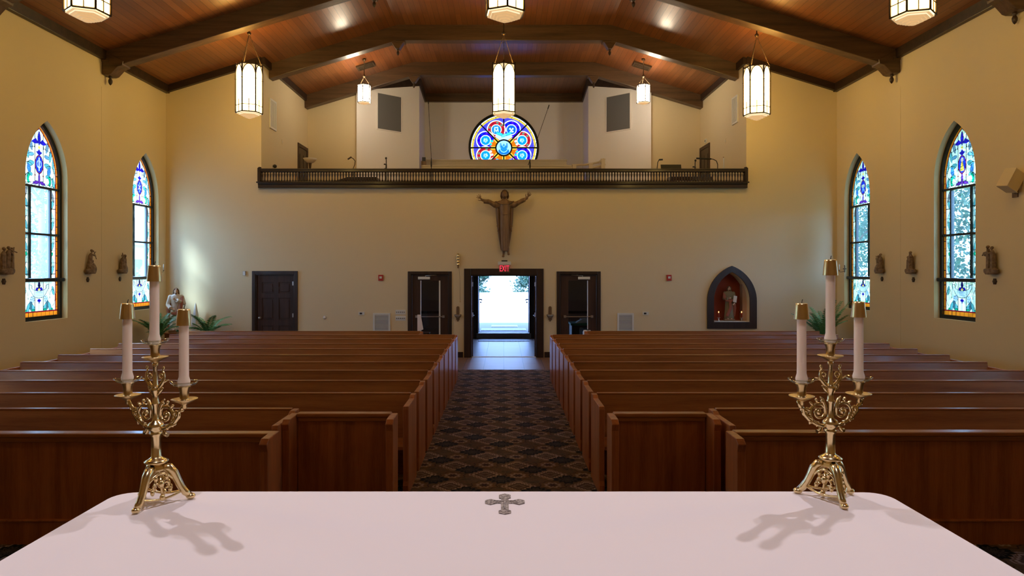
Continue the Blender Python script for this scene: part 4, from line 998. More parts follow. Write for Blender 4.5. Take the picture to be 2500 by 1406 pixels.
# torchiere
p_ = LP(757, 387, 20.4); t = thing('floor_lamp', 'tall uplighter floor lamp with pale bowl beside the left loft door', 'floor lamp', (p_.x, p_.y, 3.85)); h = p_.z-3.85
b = MB(); b.lathe([(.14, 0), (.14, .02), (.03, .04), (.012, .06), (.012, h-.30), (.03, h-.28), (.045, h-.15), (.05, h-.12), (.02, h-.11)], seg=14); b.build('pole', M['bronze'], t)
b = MB(); b.lathe([(.03, h-.14), (.09, h-.12), (.16, h-.06), (.205, h), (.195, h), (.14, h-.05), (.03, h-.12)], seg=20, cap=False); b.build('lamp_shade', M['robe_white'], t)
# small round stage light near the left end
p_ = LP(671, 406, 18.2); t = thing('stage_light', 'small round black light on a bracket at the left end of the railing', 'light', (p_.x, p_.y, 3.85)); h = p_.z-3.85
b = MB(); b.tube([(0, 0, 0), (0, 0, h-.09)], .015, 8); b.tube([(-.055, 0, h+.03), (-.055, 0, h-.09), (.055, 0, h-.09), (.055, 0, h+.03)], .007, 6); b.build('bracket', M['steel'], t)
b = MB(); b.ell((0, 0, h), (.05, .06, .05)); b.build('lamp_head', M['black'], t)
def gooseneck(name, lab, base, pts, head, m_='black', Y=18.8):
    p_ = LP(base[0], 660, Y); t = thing(name, lab, 'lamp', (p_.x, Y, 3.85)); o_ = Vector(t.location)
    P_ = [Vector((0, 0, .0))]+[LP(a_, c_, Y)-o_ for a_, c_ in pts]
    b = MB(); b.tube(P_, .011, 8); b.lathe([(.10, 0), (.10, .02), (.02, .03)], seg=14); b.build('arm', M[m_], t)
    b = MB(); a_, c_ = [LP(*q, Y)-o_ for q in head]; b.tube([a_, c_], .022, 8); b.build('lamp_head', M[m_], t)
    return t
gooseneck('desk_lamp', 'curved-arm music lamp left of the white loft wall', (862, 0), ((862, 412), (866, 402), (867, 393), (862, 387), (858, 385)), ((858, 383), (849, 389)), 'bronze', 19.0)
gooseneck('desk_lamp', 'curved-arm reading lamp over the organ at the right end of the railing', (1752, 0), ((1752, 413), (1752, 401), (1749, 393), (1742, 389), (1736, 388)), ((1736, 388), (1700, 386.5)), 'black', 18.1)
gooseneck('music_lamp', 'thin music lamp left of the black music stand in the loft', (1604, 0), ((1604, 412), (1606, 396), (1609, 390)), ((1609, 390), (1618, 389.5)), 'black', 18.8)
# music stand
p_ = LP(1639, 401, 18.4); t = thing('music_stand', 'black music stand with a wide flat desk in the loft', 'music stand', (p_.x, p_.y, 3.85)); h = p_.z-3.85
b = MB(); b.tube([(0, 0, .25), (0, 0, h-.1)], .012, 8)
for k in range(3): a_ = k*2.094; b.tube([(0, 0, .28), (.28*math.cos(a_), .28*math.sin(a_), .01)], .009, 6)
b.build('stand', M['black'], t); b = MB(); b.prism([(-.02, h-.22), (.05, h), (.065, h), (-.005, h-.22)], 'x', -.27, .27); b.build('desk', M['black'], t)
# microphones on stands
def micstand(lab, foot, top, Y, boom=None):
    p_ = LP(foot, top, Y); t = thing('microphone_stand', lab, 'microphone stand', (p_.x, Y, 3.85)); o_ = Vector(t.location); h = p_.z-3.85
    b = MB(); b.tube([(0, 0, .2), (0, 0, h)], .013, 8); b.tube([(0, 0, h-.25), (0, 0, h-.1)], .02, 8)
    for k in range(3): a_ = k*2.094+.5; b.tube([(0, 0, .25), (.3*math.cos(a_), .3*math.sin(a_), .01)], .009, 6)
    b.build('stand', M['black'], t)
    if boom:
        e = LP(*boom, Y)-o_; b = MB(); b.tube([(0, 0, h-.03), e], .007, 6); s0 = Vector((0, 0, h-.03)); b.tube([s0, s0-(e-s0)*.10], .010, 6); bm_ = b.build('boom', M['black'], t)
        b = MB(); d = (e-s0).normalized(); b.tube([e-d*.02, e+d*.10], .014, 8); b.build('microphone', M['black'], bm_)
    else:
        b = MB(); b.tube([(0, 0, h), (0, -.03, h+.05)], .012, 8); b.ell((0, -.035, h+.06), (.028, .028, .03)); b.ell((-.04, 0, h-.10), (.03, .03, .02)); b.ell((-.03, 0, h-.22), (.025, .025, .02)); b.build('microphone', M['black'], t)
micstand('short black microphone stand before the left white loft wall', 943, 392, 19)
micstand('microphone stand with a long upright boom, left of the rose window', 1053, 386, 20.4, (1046, 252))
micstand('microphone stand with a boom slanting up to the right of the rose window', 1294, 388, 20.4, (1338, 264))
micstand('black microphone stand beside the organ in the loft', 1697, 398, 18.2)
# organ and piano seen through the balusters
t = thing('organ_console', 'dark wooden organ console behind the right end of the railing', 'organ', (5.25, 19.55, 3.85))
b = MB(); b.prism([(-.55, 0), (-.55, .72), (-.20, .80), (-.05, .98), (.35, .98), (.35, 0)], 'x', -.6, .6); b.build('case', M['railwood'], t, bevel=.01)
b = MB(); b.box(-.5, .5, -.53, -.25, .74, .80); b.build('keyboard', M['whiteplastic'], t)
b = MB(); b.box(-.45, .45, -.86, -.60, .48, .52); b.box(-.42, -.38, -.8, -.64, 0, .48); b.box(.38, .42, -.8, -.64, 0, .48); b.build('bench', M['railwood'], t)
t = thing('upright_piano', 'dark piano back behind the left part of the railing', 'piano', (-3.95, 18.5, 3.85))
b = MB(); b.prism([(-.92, 0), (.62, 0), (.62, .80), (-.15, .80), (-.92, .55)], 'y', -.25, .35); b.build('case', M['railwood'], t, bevel=.01)
b = MB(); b.box(-.5, .5, -.30, -.25, .2, .7); b.build('back_panel', M['railwood'], t)
t = thing('wooden_cabinet', 'low dark cabinet behind the far left end of the railing', 'cabinet', (-5.6, 18.5, 3.85))
b = MB(); b.prism([(-.45, 0), (.45, 0), (.38, .65), (-.45, .72)], 'y', -.2, .3); b.build('case', M['railwood'], t, bevel=.01)
b = MB(); b.box(-.40, -.02, -.215, -.2, .08, .60); b.box(.02, .36, -.215, -.2, .08, .58); b.build('door', M['railwood'], t)
# chairs glimpsed between the balusters
def loft_chair(x, y, lab):
    t = thing('choir_chair', lab, 'chair', (x, y, 3.85), 0, 'dark chairs behind the loft railing')
    b = MB(); b.box(-.22, .22, -.2, .22, .42, .46); b.build('seat', M['black'], t, bevel=.01)
    b = MB(); b.box(-.2, .2, .19, .22, .60, .88); b.build('backrest', M['black'], t, bevel=.01)
    for a_ in (-.2, .2):
        for c_ in (-.18, .2): b = MB(); b.tube([(a_, c_, 0), (a_, c_, .45 if c_ < 0 else .9)], .012, 6); b.build('leg', M['steel'], t)
    return t
for i, (x, lab) in enumerate(((-1.55, 'dark chair behind the railing, left of the left tall boom stand'), (-.35, 'dark chair behind the railing just left of centre'), (.55, 'dark chair behind the railing, left of the slanting boom stand'), (1.75, 'dark chair behind the railing, below the right end of the riser'), (2.65, 'dark chair behind the railing, right of the riser handrail'))):
    loft_chair(x, 20.9 if i % 2 else 21.2, lab)
p_ = LP(1031, 385, 23.6); t = thing('loudspeaker', 'small dark speaker on a wooden block at the left end of the riser', 'speaker', (-2.68, 23.33, 5.722))
b = MB(); b.box(-.08, .08, -.05, .05, 0, .13); b.build('block', M['carve'], t); b = MB(); b.box(-.05, .06, -.06, .05, .13, .26); b.build('speaker_box', M['black'], t)
# loft side doors
for nme, sgn, y0, y1 in (('door_6', -1, 20.78, 21.62), ('door_7', 1, 20.78, 21.62)):
    t = thing(nme, None, None, kind='structure'); x = sgn*LX
    b = MB()
    def bx(ya, yb, za, zb, e=.03): b.box(min(x, x-sgn*e), max(x, x-sgn*e), ya, yb, za, zb)
    bx(y0-.09, y0, 3.85, 6.0); bx(y1, y1+.09, 3.85, 6.0); bx(y0, y1, 5.9, 6.0); b.build('door_casing', M['door'], t)
    b = MB(); bx(y0, y1, 3.86, 5.9, .012)
    for za, zb in ((4.1, 4.8), (4.95, 5.7)):
        for ya, yb in ((y0+.1, y0+.38), (y0+.46, y0+.74)): bx(ya, yb, za, zb, .022)
    b.build('door_leaf', M['casing'], t); b = MB(); b.ell((x-sgn*.05, y0+.07, 4.85), .03); b.build('door_handle', M['brass_smooth'], t)
# wall fittings in the loft
def grille(name, lab, M4, w_, h_, nsl, vert=True, m_='whiteplastic', dark='greyplastic', d_=.03):
    """louvred vent built in its own XZ plane facing -Y, placed by matrix"""
    t = thing(name, lab, 'vent'); t.matrix_world = M4
    b = MB(); f = min(w_, h_)*.10
    for q in (((-w_/2, -w_/2+f, -h_/2, h_/2)), ((w_/2-f, w_/2, -h_/2, h_/2)), ((-w_/2+f, w_/2-f, -h_/2, -h_/2+f)), ((-w_/2+f, w_/2-f, h_/2-f, h_/2))): b.box(q[0], q[1], -d_, 0, q[2], q[3])
    b.build('vent_frame', M[m_], t)
    b = MB()
    for k in range(nsl):
        s_ = (k+.5)/nsl
        if vert: x = -w_/2+f+s_*(w_-2*f); q = (w_-2*f)/nsl*.28; b.box(x-q, x+q, -d_*.8, -.004, -h_/2+f, h_/2-f)
        else: z = -h_/2+f+s_*(h_-2*f); q = (h_-2*f)/nsl*.28; b.box(-w_/2+f, w_/2-f, -d_*.8, -.004, z-q, z+q)
    b.build('slats', M[m_], t); b = MB(); b.box(-w_/2+f, w_/2-f, -.004, 0, -h_/2+f, h_/2-f); b.build('backing', M[dark], t)
    return t
def wallM(sgn, x, y, z): return Matrix.Translation((x, y, z)) @ Matrix.Rotation(-sgn*PI/2, 4, 'Z')
grille('air_vent', 'white louvred vent high on the left loft side wall', wallM(-1, -LX, 18.45, 6.32), .50, .78, 5)
grille('air_vent', 'white louvred vent high on the right loft side wall', wallM(1, LX, 18.42, 6.44), .46, .72, 5)
grille('air_vent', 'white wall vent low on the back wall, left of the glazed doors', Matrix.Translation((WX(932), YB, .88)), WX(953)-WX(911), .48, 12, False)
grille('air_vent', 'white wall vent low on the back wall, right of the glazed doors', Matrix.Translation((WX(1527), YB, .88)), WX(1547)-WX(1507), .48, 12, False)
th_ = math.atan(SL)
for sgn in (-1, 1):
    Mx = Matrix.Translation((sgn*4.05, 20.4, zc(4.05)-.005)) @ Matrix.Rotation(sgn*th_, 4, 'Y') @ Matrix.Rotation(PI/2, 4, 'X') @ Matrix.Rotation(0, 4, 'Z')
    t = grille('ceiling_vent', 'dark square vent in the plank ceiling above the %s small lantern' % ('left' if sgn < 0 else 'right'), Mx, .52, .40, 5, False, 'bronze', 'black', .05)
def plate_thing(name, lab, cat, x, y, z, w_, h_, d_, m_, sgn=0, extra=None, part='plate'):
    Mx = Matrix.Translation((x, y, z)) @ (Matrix.Rotation(-sgn*PI/2, 4, 'Z') if sgn else Matrix.Identity(4))
    t = thing(name, lab, cat); t.matrix_world = Mx
    b = MB(); b.box(-w_/2, w_/2, -d_, 0, -h_/2, h_/2); b.build(part, M[m_], t, bevel=.003)
    for nm, bx_, mm in (extra or []):
        b = MB(); b.box(bx_[0], bx_[1], -d_-bx_[4], -d_, bx_[2], bx_[3]); b.build(nm, M[mm], t)
    return t
plate_thing('light_switch', 'beige blank plate on the left loft side wall', 'switch', -LX, 19.25, 5.75, .08, .13, .008, 'wall', -1, [('toggle', (-.01, .01, -.02, .02, .006), 'whiteplastic')])
plate_thing('light_switch', 'beige blank plate on the right loft side wall', 'switch', LX, 19.25, 5.78, .08, .13, .008, 'wall', 1, [('toggle', (-.01, .01, -.02, .02, .006), 'whiteplastic')])
plate_thing('wall_sensor', 'small pale sensor box above the right loft door', 'sensor', LX, 21.1, 6.12, .14, .12, .03, 'whiteplastic', 1, [('lens', (-.03, .03, -.03, .03, .006), 'greyplastic')])
t = thing('paper_notice', 'curling paper notice on the right loft side wall', 'notice', (LX, 19.4, 5.15)); b = MB(); b.loft([[(-.004-.02*math.sin(i), -.06+.02*i, z) for i in range(7)] for z in (-.18, .18)], closed=False, cap=False); o = b.build('sheet', M['whiteplastic'], t); md = o.modifiers.new('s', 'SOLIDIFY'); md.thickness = .003
b = MB(); b.ell((-.012, 0, .20), (.012, .012, .012)); b.build('pin', M['robe_red'], t)

# ================================================================== wall fittings on the back wall
plate_thing('thermostat_box', 'small grey box on the back wall left of the panelled door', 'sensor', WX(597), YB, WZ(667), .07, .11, .03, 'greyplastic', 0, [('cover', (-.03, .03, -.05, .05, .004), 'whiteplastic')], 'box')
for px_, s_ in ((930, 'left'), (1633, 'right')):
    plate_thing('fire_alarm', 'red fire alarm strobe on the back wall, %s of the exit doors' % s_, 'fire alarm', WX(px_), YB, WZ(678), .12, .15, .04, 'red', 0, [('strobe', (-.03, .03, -.02, .035, .012), 'whiteplastic')], 'housing')
for px_, s_ in ((883, 'left'), (1576, 'right')):
    plate_thing('thermostat', 'small white thermostat on the back wall beside the %s wall vent' % s_, 'thermostat', WX(px_), YB, WZ(765), .15, .08, .025, 'whiteplastic', 0, [('display', (-.045, .015, -.02, .02, .003), 'black')], 'housing')
for py_, s_ in ((762, 'upper'), (777, 'lower')):
    t = plate_thing('switch_plate', '%s of two white multi-switch plates left of the glazed door' % s_, 'switch', WX(978), YB, WZ(py_), .26, .115, .008, 'whiteplastic')
    for k in range(5): b = MB(); b.box(-.105+k*.047, -.085+k*.047, -.02, -.008, -.014, .014); b.build('toggle', M['greyplastic'], t)
t = thing('door_stop', 'small round white bumper on the back wall right of the panelled door', 'door stop', (WX(793), YB, WZ(775))); t.rotation_euler = (PI/2, 0, 0)
b = MB(); b.lathe([(.038, 0), (.038, .01), (.02, .02), (.02, .04), (.03, .045), (.03, .06), (0, .062)], seg=18); b.build('bumper', M['whiteplastic'], t)
b = MB(); b.lathe([(.044, 0), (.044, .004), (.038, .005)], seg=18); b.build('rose', M['steel'], t)
# exit sign
t = thing('exit_sign', 'white exit sign with red glowing letters over the central doors', 'exit sign', (WX(1231.5), YB, 0))
b = MB(); b.box(-.165, .165, -.18, 0, WZ(646.5), WZ(638.5)); b.build('housing', M['whiteplastic'], t, bevel=.005)
b = MB(); b.box(-.075, .075, -.12, -.02, WZ(638.5), WZ(635.5)); b.build('camera_box', M['black'], t)
b = MB(); b.box(-.14, .14, -.100, -.094, WZ(665), WZ(646.5)); b.build('clear_panel', M['bobeche'], t)
b = MB(); b.mesh(text_mesh('EXIT', .215, .01), Matrix.Translation((0, -.106, WZ(656))) @ Matrix.Rotation(PI/2, 4, 'X') @ Matrix.Diagonal((.56, 1, 1, 1))); b.build('letters', M['exit_red'], t)
# holy water fonts
for px_, s_ in ((1118, 'left'), (1343, 'right')):
    t = thing('holy_water_font', 'wooden holy water font on the wall pier %s of the central doorway' % s_, 'holy water font', (WX(px_), YB, WZ(767)))
    b = MB(); pts = [(-.038, -.02), (.038, -.02), (.038, .16)]+arc(0, .165, .038, 0, PI, 8)+[(-.038, .16)]; b.prism(pts, 'y', -.02, 0)
    b.prism([(-.085, .0), (.085, .0), (.085, -.035), (.05, -.09), (.04, -.10), (.045, -.13), (0, -.19), (-.045, -.13), (-.04, -.10), (-.05, -.09), (-.085, -.035)], 'y', -.03, 0); b.build('back_plate', M['carve_dark'], t, bevel=.004)
    b = MB(); b.lathe([(.0, -.065), (.04, -.055), (.068, -.02), (.075, 0), (.066, 0), (.05, -.03), (0, -.045)], (0, -.08, -.01), 18); b.build('bowl', M['steel'], t)
# bell pull / brass hanging and its cord
t = thing('wall_bell', 'slender brass bell column high on the wall beside the glazed door', 'bell', (WX(1118.5), YB-.05, WZ(637)))
b = MB(); b.lathe([(0, .19), (.03, .185), (.035, .17), (.025, .16), (.035, .14), (.04, .10), (.025, .085), (.04, .07), (.042, .03), (.027, .015), (.04, 0), (.042, -.04), (.027, -.055), (.04, -.07), (.035, -.12), (.02, -.14), (.03, -.16), (.015, -.18), (0, -.19)], seg=14); b.build('bell_column', M['brass'], t)
b = MB(); b.box(-.012, .012, 0, .05, -.15, .15); b.build('wall_bracket', M['brass_smooth'], t)
b = MB(); b.tube([(.02, .02, -.16), (.05, .03, -.5), (.05, .035, -1.0)], .003, 5); b.build('cord', M['carve'], t); b = MB(); b.lathe([(.005, 0), (.012, -.02), (.010, -.06), (0, -.07)], (.05, .035, -.98), 10); b.build('pull', M['brass_smooth'], t)
# white folded card by the left glazed door, small book
t = thing('folded_card', 'tall white folded card standing behind the last left pew', 'card', (WX(1032), 17.0, .70)); b = MB()
b.prism([(-.06, 0.0), (.085, .06), (.02, .42), (-.06, .42)], 'y', 0, .01); b.build('front_leaf', M['cloth'], t); b = MB(); b.prism([(-.06, .0), (-.03, -.02), (-.03, .38), (-.06, .42)], 'y', .012, .02); b.build('rear_leaf', M['cloth'], t)
t = thing('side_table', 'small dark table holding the white card behind the left pews', 'table', (WX(1036), 17.02, 0)); b = MB(); b.box(-.2, .2, -.15, .15, .66, .69); b.build('table_top', M['casing'], t)
for a_ in (-.17, .17):
    for c_ in (-.12, .12): b = MB(); b.box(a_-.015, a_+.015, c_-.015, c_+.015, 0, .66); b.build('leg', M['casing'], t)
# green-covered table seen through the right glazed door
t = thing('covered_table', 'green-covered table seen through the right glazed door', 'table', (2.45, 19.3, 0)); b = MB(); b.box(-.6, .5, -.35, .35, .04, .74); b.build('table_body', M['black'], t); b = MB(); b.box(-.63, .53, -.38, .38, .70, .76); b.build('green_cloth', mat('green_cloth', (.03, .22, .15), .8), t)
t = thing('paper_stack', 'stack of white papers on the green-covered table', 'papers', (2.2, 19.2, .762)); b = MB(); b.prism([(-.22, 0), (.22, 0), (.2, .10), (-.05, .10), (-.15, .05)], 'y', -.12, .12); b.build('papers', M['whiteplastic'], t); b = MB(); b.box(-.1, .15, -.1, .1, .10, .115); b.build('top_sheet', M['cloth'], t)
t = thing('white_bin', 'small white container behind the right glazed door', 'container', (WX(1429), 17.25, 0)); b = MB(); b.lathe([(.10, 0), (.11, .02), (.10, .68), (.085, .72), (.075, .72), (.08, .05)], seg=16, cap=False); b.build('body', M['whiteplastic'], t); b = MB(); b.ell((.03, 0, .72), (.05, .05, .02)); b.build('lid', M['black'], t)
# notices in the narthex, right of the outer door
for i, (z, h_, lab) in enumerate(((1.30, .24, 'white notice on the dark narthex wall right of the outer door, larger'), (1.62, .12, 'small notice above the larger one in the narthex'))):
    plate_thing('notice', lab, 'notice', 1.18, 22.6, z, .26, h_, .012, 'whiteplastic', 0, [('print', (-.08, .08, -h_*.3, h_*.3, .002), 'black')], 'sheet')

# ================================================================== niche, statues
cxn = ND['cx']
t = thing('wall_niche', 'dark pointed-arch wooden niche set into the back wall', 'niche', (0, YB, 0))
b = MB(); b.mesh(plate_mesh(gothic(.625, WZ(802), WZ(735), WZ(649), c=cxn), [gothic(.455, WZ(786), WZ(733), WZ(664), c=cxn)], .07), XZ(-.01)); b.build('niche_frame', M['casing'], t, bevel=.012)
ri_ = gothic(.452, WZ(785.6), WZ(733), WZ(664.2), c=cxn); b = MB(); b.loft([[(x, 0.0, z) for x, z in ri_], [(x, .42, z) for x, z in ri_]], cap=False, smooth=False); b.build('niche_lining', M['wall'], t)
b = MB(); b.mesh(plate_mesh(ri_, [], .02), XZ(.415)); b.build('niche_back', M['niche'], t)
b = MB(); b.box(cxn-.45, cxn+.45, .0, .41, WZ(786), WZ(784)); b.build('shelf', M['marble'], t)
def ringpts(cx, cy, z, rx, ry, n, folds=0, amp=0, ph=0): return [(cx+rx*(1+amp*math.cos(folds*a+ph))*math.cos(a), cy+ry*(1+amp*math.cos(folds*a+ph))*math.sin(a), z) for a in [2*PI*i/n for i in range(n)]]
def head(b, c, s, hairb=None, beard=None):
    x, y, z = c
    b.ell((x, y, z), (.078*s, .092*s, .112*s)); b.ell((x, y-.03*s, z-.06*s), (.05*s, .055*s, .055*s))
    b.ell((x, y-.095*s, z-.005*s), (.014*s, .026*s, .032*s)); b.ell((x, y-.080*s, z+.032*s), (.055*s, .018*s, .012*s))
    for q in (-1, 1): b.ell((x+q*.030*s, y-.082*s, z+.012*s), (.014*s, .010*s, .008*s)); b.ell((x+q*.078*s, y+.0*s, z), (.012*s, .02*s, .028*s))
    b.ell((x, y-.088*s, z-.048*s), (.022*s, .012*s, .007*s)); b.cap((x, y+.01*s, z-.10*s), (x, y+.015*s, z-.20*s), .045*s, .055*s)
def hand(b, wrist, d, nrm, s, spread=.25, curl=.15):
    """palm, four fingers and thumb; d = finger direction, nrm = palm normal"""
    w0 = Vector(wrist); d = Vector(d).normalized(); nr = Vector(nrm).normalized(); sd_ = d.cross(nr).normalized()
    pc = w0+d*.045*s
    b.tube([w0, w0+d*.03*s, w0+d*.065*s, w0+d*.09*s], [.026*s, .034*s, .040*s, .034*s], 10, flat=.45)
    for k, L in enumerate((.068, .080, .076, .058)):
        off = (k-1.5)*.019*s; dd = (d+sd_*(k-1.5)*spread*.4+nr*0).normalized(); p0 = w0+d*.082*s+sd_*off; p1 = p0+dd*L*.5*s; p2 = p1+(dd+nr*curl*2).normalized()*L*.5*s
        b.cap(p0, p1, .0095*s, .0085*s, 8); b.cap(p1, p2, .0085*s, .0065*s, 8)
    p0 = w0+d*.028*s-sd_*.028*s; p1 = p0+(d*.6-sd_*.8).normalized()*.035*s; p2 = p1+(d*.9-sd_*.45).normalized()*.032*s
    b.cap(p0, p1, .012*s, .010*s, 8); b.cap(p1, p2, .010*s, .0075*s, 8)
# --- large risen Christ relief above the doors
t = thing('risen_figure_carving', 'large carved wooden robed figure with outstretched arms above the central doors', 'sculpture', (WX(1231.5), YB, 0))
def RX(px_): return (px_-1231.5)*RP
def RZ(py_): return WZ(py_)
b = MB()   # tunic
b.loft([[(x, y-.13, RZ(py_)) for x, y, _ in ringpts(RX(cx_), 0, 0, w_*RP, dp, 40, 9, am, .6)] for py_, cx_, w_, dp, am in ((614, 1233.5, 8, .085, .05), (611, 1233.3, 9, .095, .06), (595, 1233, 9.8, .10, .06), (575, 1233, 11, .105, .05), (550, 1233, 12, .11, .035), (530, 1233, 12.2, .11, .02), (523, 1233, 11.6, .105, .0), (512, 1233, 13, .115, 0), (500, 1232.5, 14.5, .115, 0), (494, 1232, 13, .10, 0), (489, 1232, 8, .08, 0), (486, 1232, 5, .06, 0))])
for s in (-1, 1):
    c0 = Vector((RX(1232+s*11), -.12, RZ(499))); c1 = Vector((RX(1232+s*26), -.14, RZ(500))); c2 = Vector((RX(1232+s*38), -.17, RZ(494))); c3 = Vector((RX(1232+s*51), -.20, RZ(488.5 if s > 0 else 493.5)))
    rings = []
    for c_, ht, dp, dz in ((c0, .105, .09, -.02), (c1, .075, .075, -.01), (c2, .062, .06, 0), (c3, .052, .05, 0)):
        rings.append([(c_.x, c_.y+dp*math.cos(a), c_.z+dz+ht*math.sin(a)) for a in [2*PI*i/14 for i in range(14)]])
    b.loft(rings)
b.tube([(RX(1220.5), -.235, RZ(523.5)), (RX(1228), -.245, RZ(525)), (RX(1238), -.245, RZ(524)), (RX(1245.5), -.235, RZ(522))], .008, 8)
b.carve('tunic', M['carve'], t, .011, 2)
b = MB()   # mantle hanging behind and around the shoulders
for s in (-1, 1):
    rs = []
    for py_, xo, xi, th in ((500, 22, 12, .06), (513, 21.5, 11, .075), (540, 20, 10.5, .08), (560, 17.5, 10, .075), (585, 14, 9, .06), (611, 9.5, 7, .04)):
        xo_, xi_ = RX(1232+s*xo), RX(1232+s*xi); mz = (xo_+xi_)/2; hw = abs(xo_-xi_)/2
        rs.append([(mz+hw*math.cos(a), -.085+th*math.sin(a), RZ(py_)) for a in [2*PI*i/12 for i in range(12)]])
    b.loft(rs)
    b.tube([(RX(1232+s*20), -.15, RZ(552)), (RX(1232+s*14), -.17, RZ(556)), (RX(1232+s*17), -.15, RZ(566))], .012, 8)
b.loft([[(x, y-.07, RZ(py_)) for x, y, _ in ringpts(RX(1232), 0, 0, w_*RP, .07, 24)] for py_, w_ in ((611, 9), (560, 15), (513, 19), (496, 22))])
pts = [(RX(1232+16*math.cos(a)), -.20-.045*math.sin(a) if True else 0, RZ(493+8*math.sin(a))) for a in [PI*i/10 for i in range(11)]]; b.tube(pts, .022, 8, flat=.5)
pts = [(RX(1232+21*math.cos(a)), -.17-.05*math.sin(a), RZ(493+5*math.sin(a))) for a in [PI*i/10 for i in range(11)]]; b.tube(pts, .03, 8, flat=.6)
b.carve('mantle', M['carve_dark'], t, .011, 2)
b = MB(); head(b, (RX(1232), -.17, RZ(477)), .88)
b.loft([[(x, y, z) for x, y, z in ringpts(RX(1232), -.15, z_, r_, r_, 14)] for z_, r_ in ((RZ(494), .085), (RZ(486), .05))])
b.cap((RX(1192), -.18, RZ(494)), (RX(1178.5), -.205, RZ(490.5)), .042, .034); b.cap((RX(1272), -.18, RZ(491)), (RX(1285.5), -.205, RZ(486)), .042, .034)
hand(b, (RX(1179), -.205, RZ(491)), (-.70, -.1, .72), (.3, -.9, .2), 1.15, .8, .1)
hand(b, (RX(1285), -.205, RZ(487)), (.50, -.1, .86), (-.3, -.9, .2), 1.15, .5, .1)
for s, px_, py0, py1 in ((-1, 1229.5, 608, 624), (1, 1240.5, 608, 619)):
    b.cap((RX(px_-s*.5), -.14, RZ(py0)), (RX(px_), -.13, RZ(py1-3)), .036, .028); b.cap((RX(px_), -.13, RZ(py1-4)), (RX(px_+s*1), -.19, RZ(py1+2)), .030, .026)
    for k in range(5): b.cap((RX(px_+s*1)+(k-2)*.013, -.20, RZ(py1+1)), (RX(px_+s*1)+(k-2)*.014, -.215, RZ(py1+3)), .009, .007, 6)
b.carve('figure', M['carve'], t, .0065, 1)
b = MB(); x, z = RX(1232), RZ(477)
b.ell((x, -.13, z+.03), (.088, .095, .105))
for s in (-1, 1): b.tube([(x+s*.03, -.20, z+.105), (x+s*.070, -.17, z+.05), (x+s*.082, -.14, z-.04), (x+s*.072, -.13, z-.10)], [.02, .028, .030, .020], 8)
b.ell((x, -.235, z-.075), (.038, .025, .035)); b.carve('hair', M['carve_hair'], t, .008, 1)

def statue(t, H, robe, mantle, pose, voxel=.008):
    """standing robed statue of height H facing -Y"""
    s = H/1.0
    def R_(z, rx, ry, am=.05, cx_=0, cy_=0, f=9, ph=0): return ringpts(cx_*s, cy_*s, z*s, rx*s, ry*s, 36, f, am, ph)
    b = MB(); b.loft([R_(.03, .145, .11, .07), R_(.10, .140, .105, .08), R_(.30, .125, .10, .06), R_(.50, .115, .085, .03), R_(.62, .105, .078, 0), R_(.74, .135, .082, 0), R_(.80, .13, .075, 0), R_(.835, .08, .06, 0), R_(.855, .045, .045, 0)])
    for q, el, wr in pose['arms']:
        sh = Vector((q*.125, 0, .79))*s; el = Vector(el)*s; wr = Vector(wr)*s; b.cap(sh, el, .046*s, .045*s); b.tube([el, el.lerp(wr, .5), wr], [.045*s, .043*s, .05*s], 12)
    b.carve('robe', M[robe], t, voxel, 2)
    b = MB(); head(b, (0, -.01*s, .915*s), .60*s)
    for q, el, wr in pose['arms']:
        wr = Vector(wr)*s; hand(b, wr, pose['hd'][0 if q < 0 else 1], (0, -1, .2), .62*s, .2, .3)
    for q in (-1, 1): b.ell((q*.05*s, -.115*s, .028*s), (.026*s, .05*s, .018*s))
    b.carve('figure', M['skin_st'], t, voxel*.6, 1)
    b = MB(); b.ell((0, .02*s, .935*s), (.055*s, .06*s, .062*s))
    for q in (-1, 1): b.tube([(q*.02*s, -.05*s, .975*s), (q*.048*s, -.02*s, .94*s), (q*.055*s, 0, .87*s), (q*.065*s, -.01*s, .82*s)], [.014*s, .02*s, .02*s, .012*s], 8)
    b.ell((0, -.06*s, .865*s), (.024*s, .018*s, .024*s)); b.carve('hair', M['hair_st'], t, voxel*.7, 1)
    b = MB()
    for pts, r in pose['mantle']: b.tube([Vector(p_)*s for p_ in pts], [q*s for q in r], 10, flat=.6)
    b.carve('mantle', M[mantle], t, voxel, 2)
    b = MB(); b.box(-.15*s, .15*s, -.15*s, .13*s, -.03*s, .025*s); b.build('base', M['pot'], t, bevel=.01)
p1 = dict(arms=((-1, (-.175, -.02, .60), (-.10, -.14, .52)), (1, (.17, -.03, .63), (.03, -.15, .71))), hd=((.9, -.3, -.2), (-.8, -.2, .5)), mantle=[([(.13, -.02, .80), (.12, -.10, .66), (.10, -.13, .50), (.0, -.13, .38), (-.10, -.10, .42)], [.03, .04, .05, .05, .03]), ([(.10, -.12, .52), (.13, -.08, .30), (.14, -.06, .08)], [.04, .05, .04]), ([(-.12, .03, .80), (-.16, .03, .5), (-.14, .05, .08)], [.03, .05, .05])])
X_ = -8.0; t = thing('robed_statue', 'pale robed statue with hand on its chest, in the sunlit left corner', 'statue', (X_, 17.0, .73), .35)
statue(t, 1.05, 'robe_white', 'robe_red', p1)
t = thing('statue_pedestal', 'wooden pedestal under the pale statue in the left corner', 'pedestal', (X_, 17.0, 0)); b = MB(); b.box(-.19, .19, -.19, .19, .05, .66); b.build('shaft', M['pew_v'], t); b = MB(); b.box(-.23, .23, -.23, .23, .66, .695); b.box(-.22, .22, -.22, .22, 0, .05); b.build('cap_and_foot', M['pew_v'], t, bevel=.008)
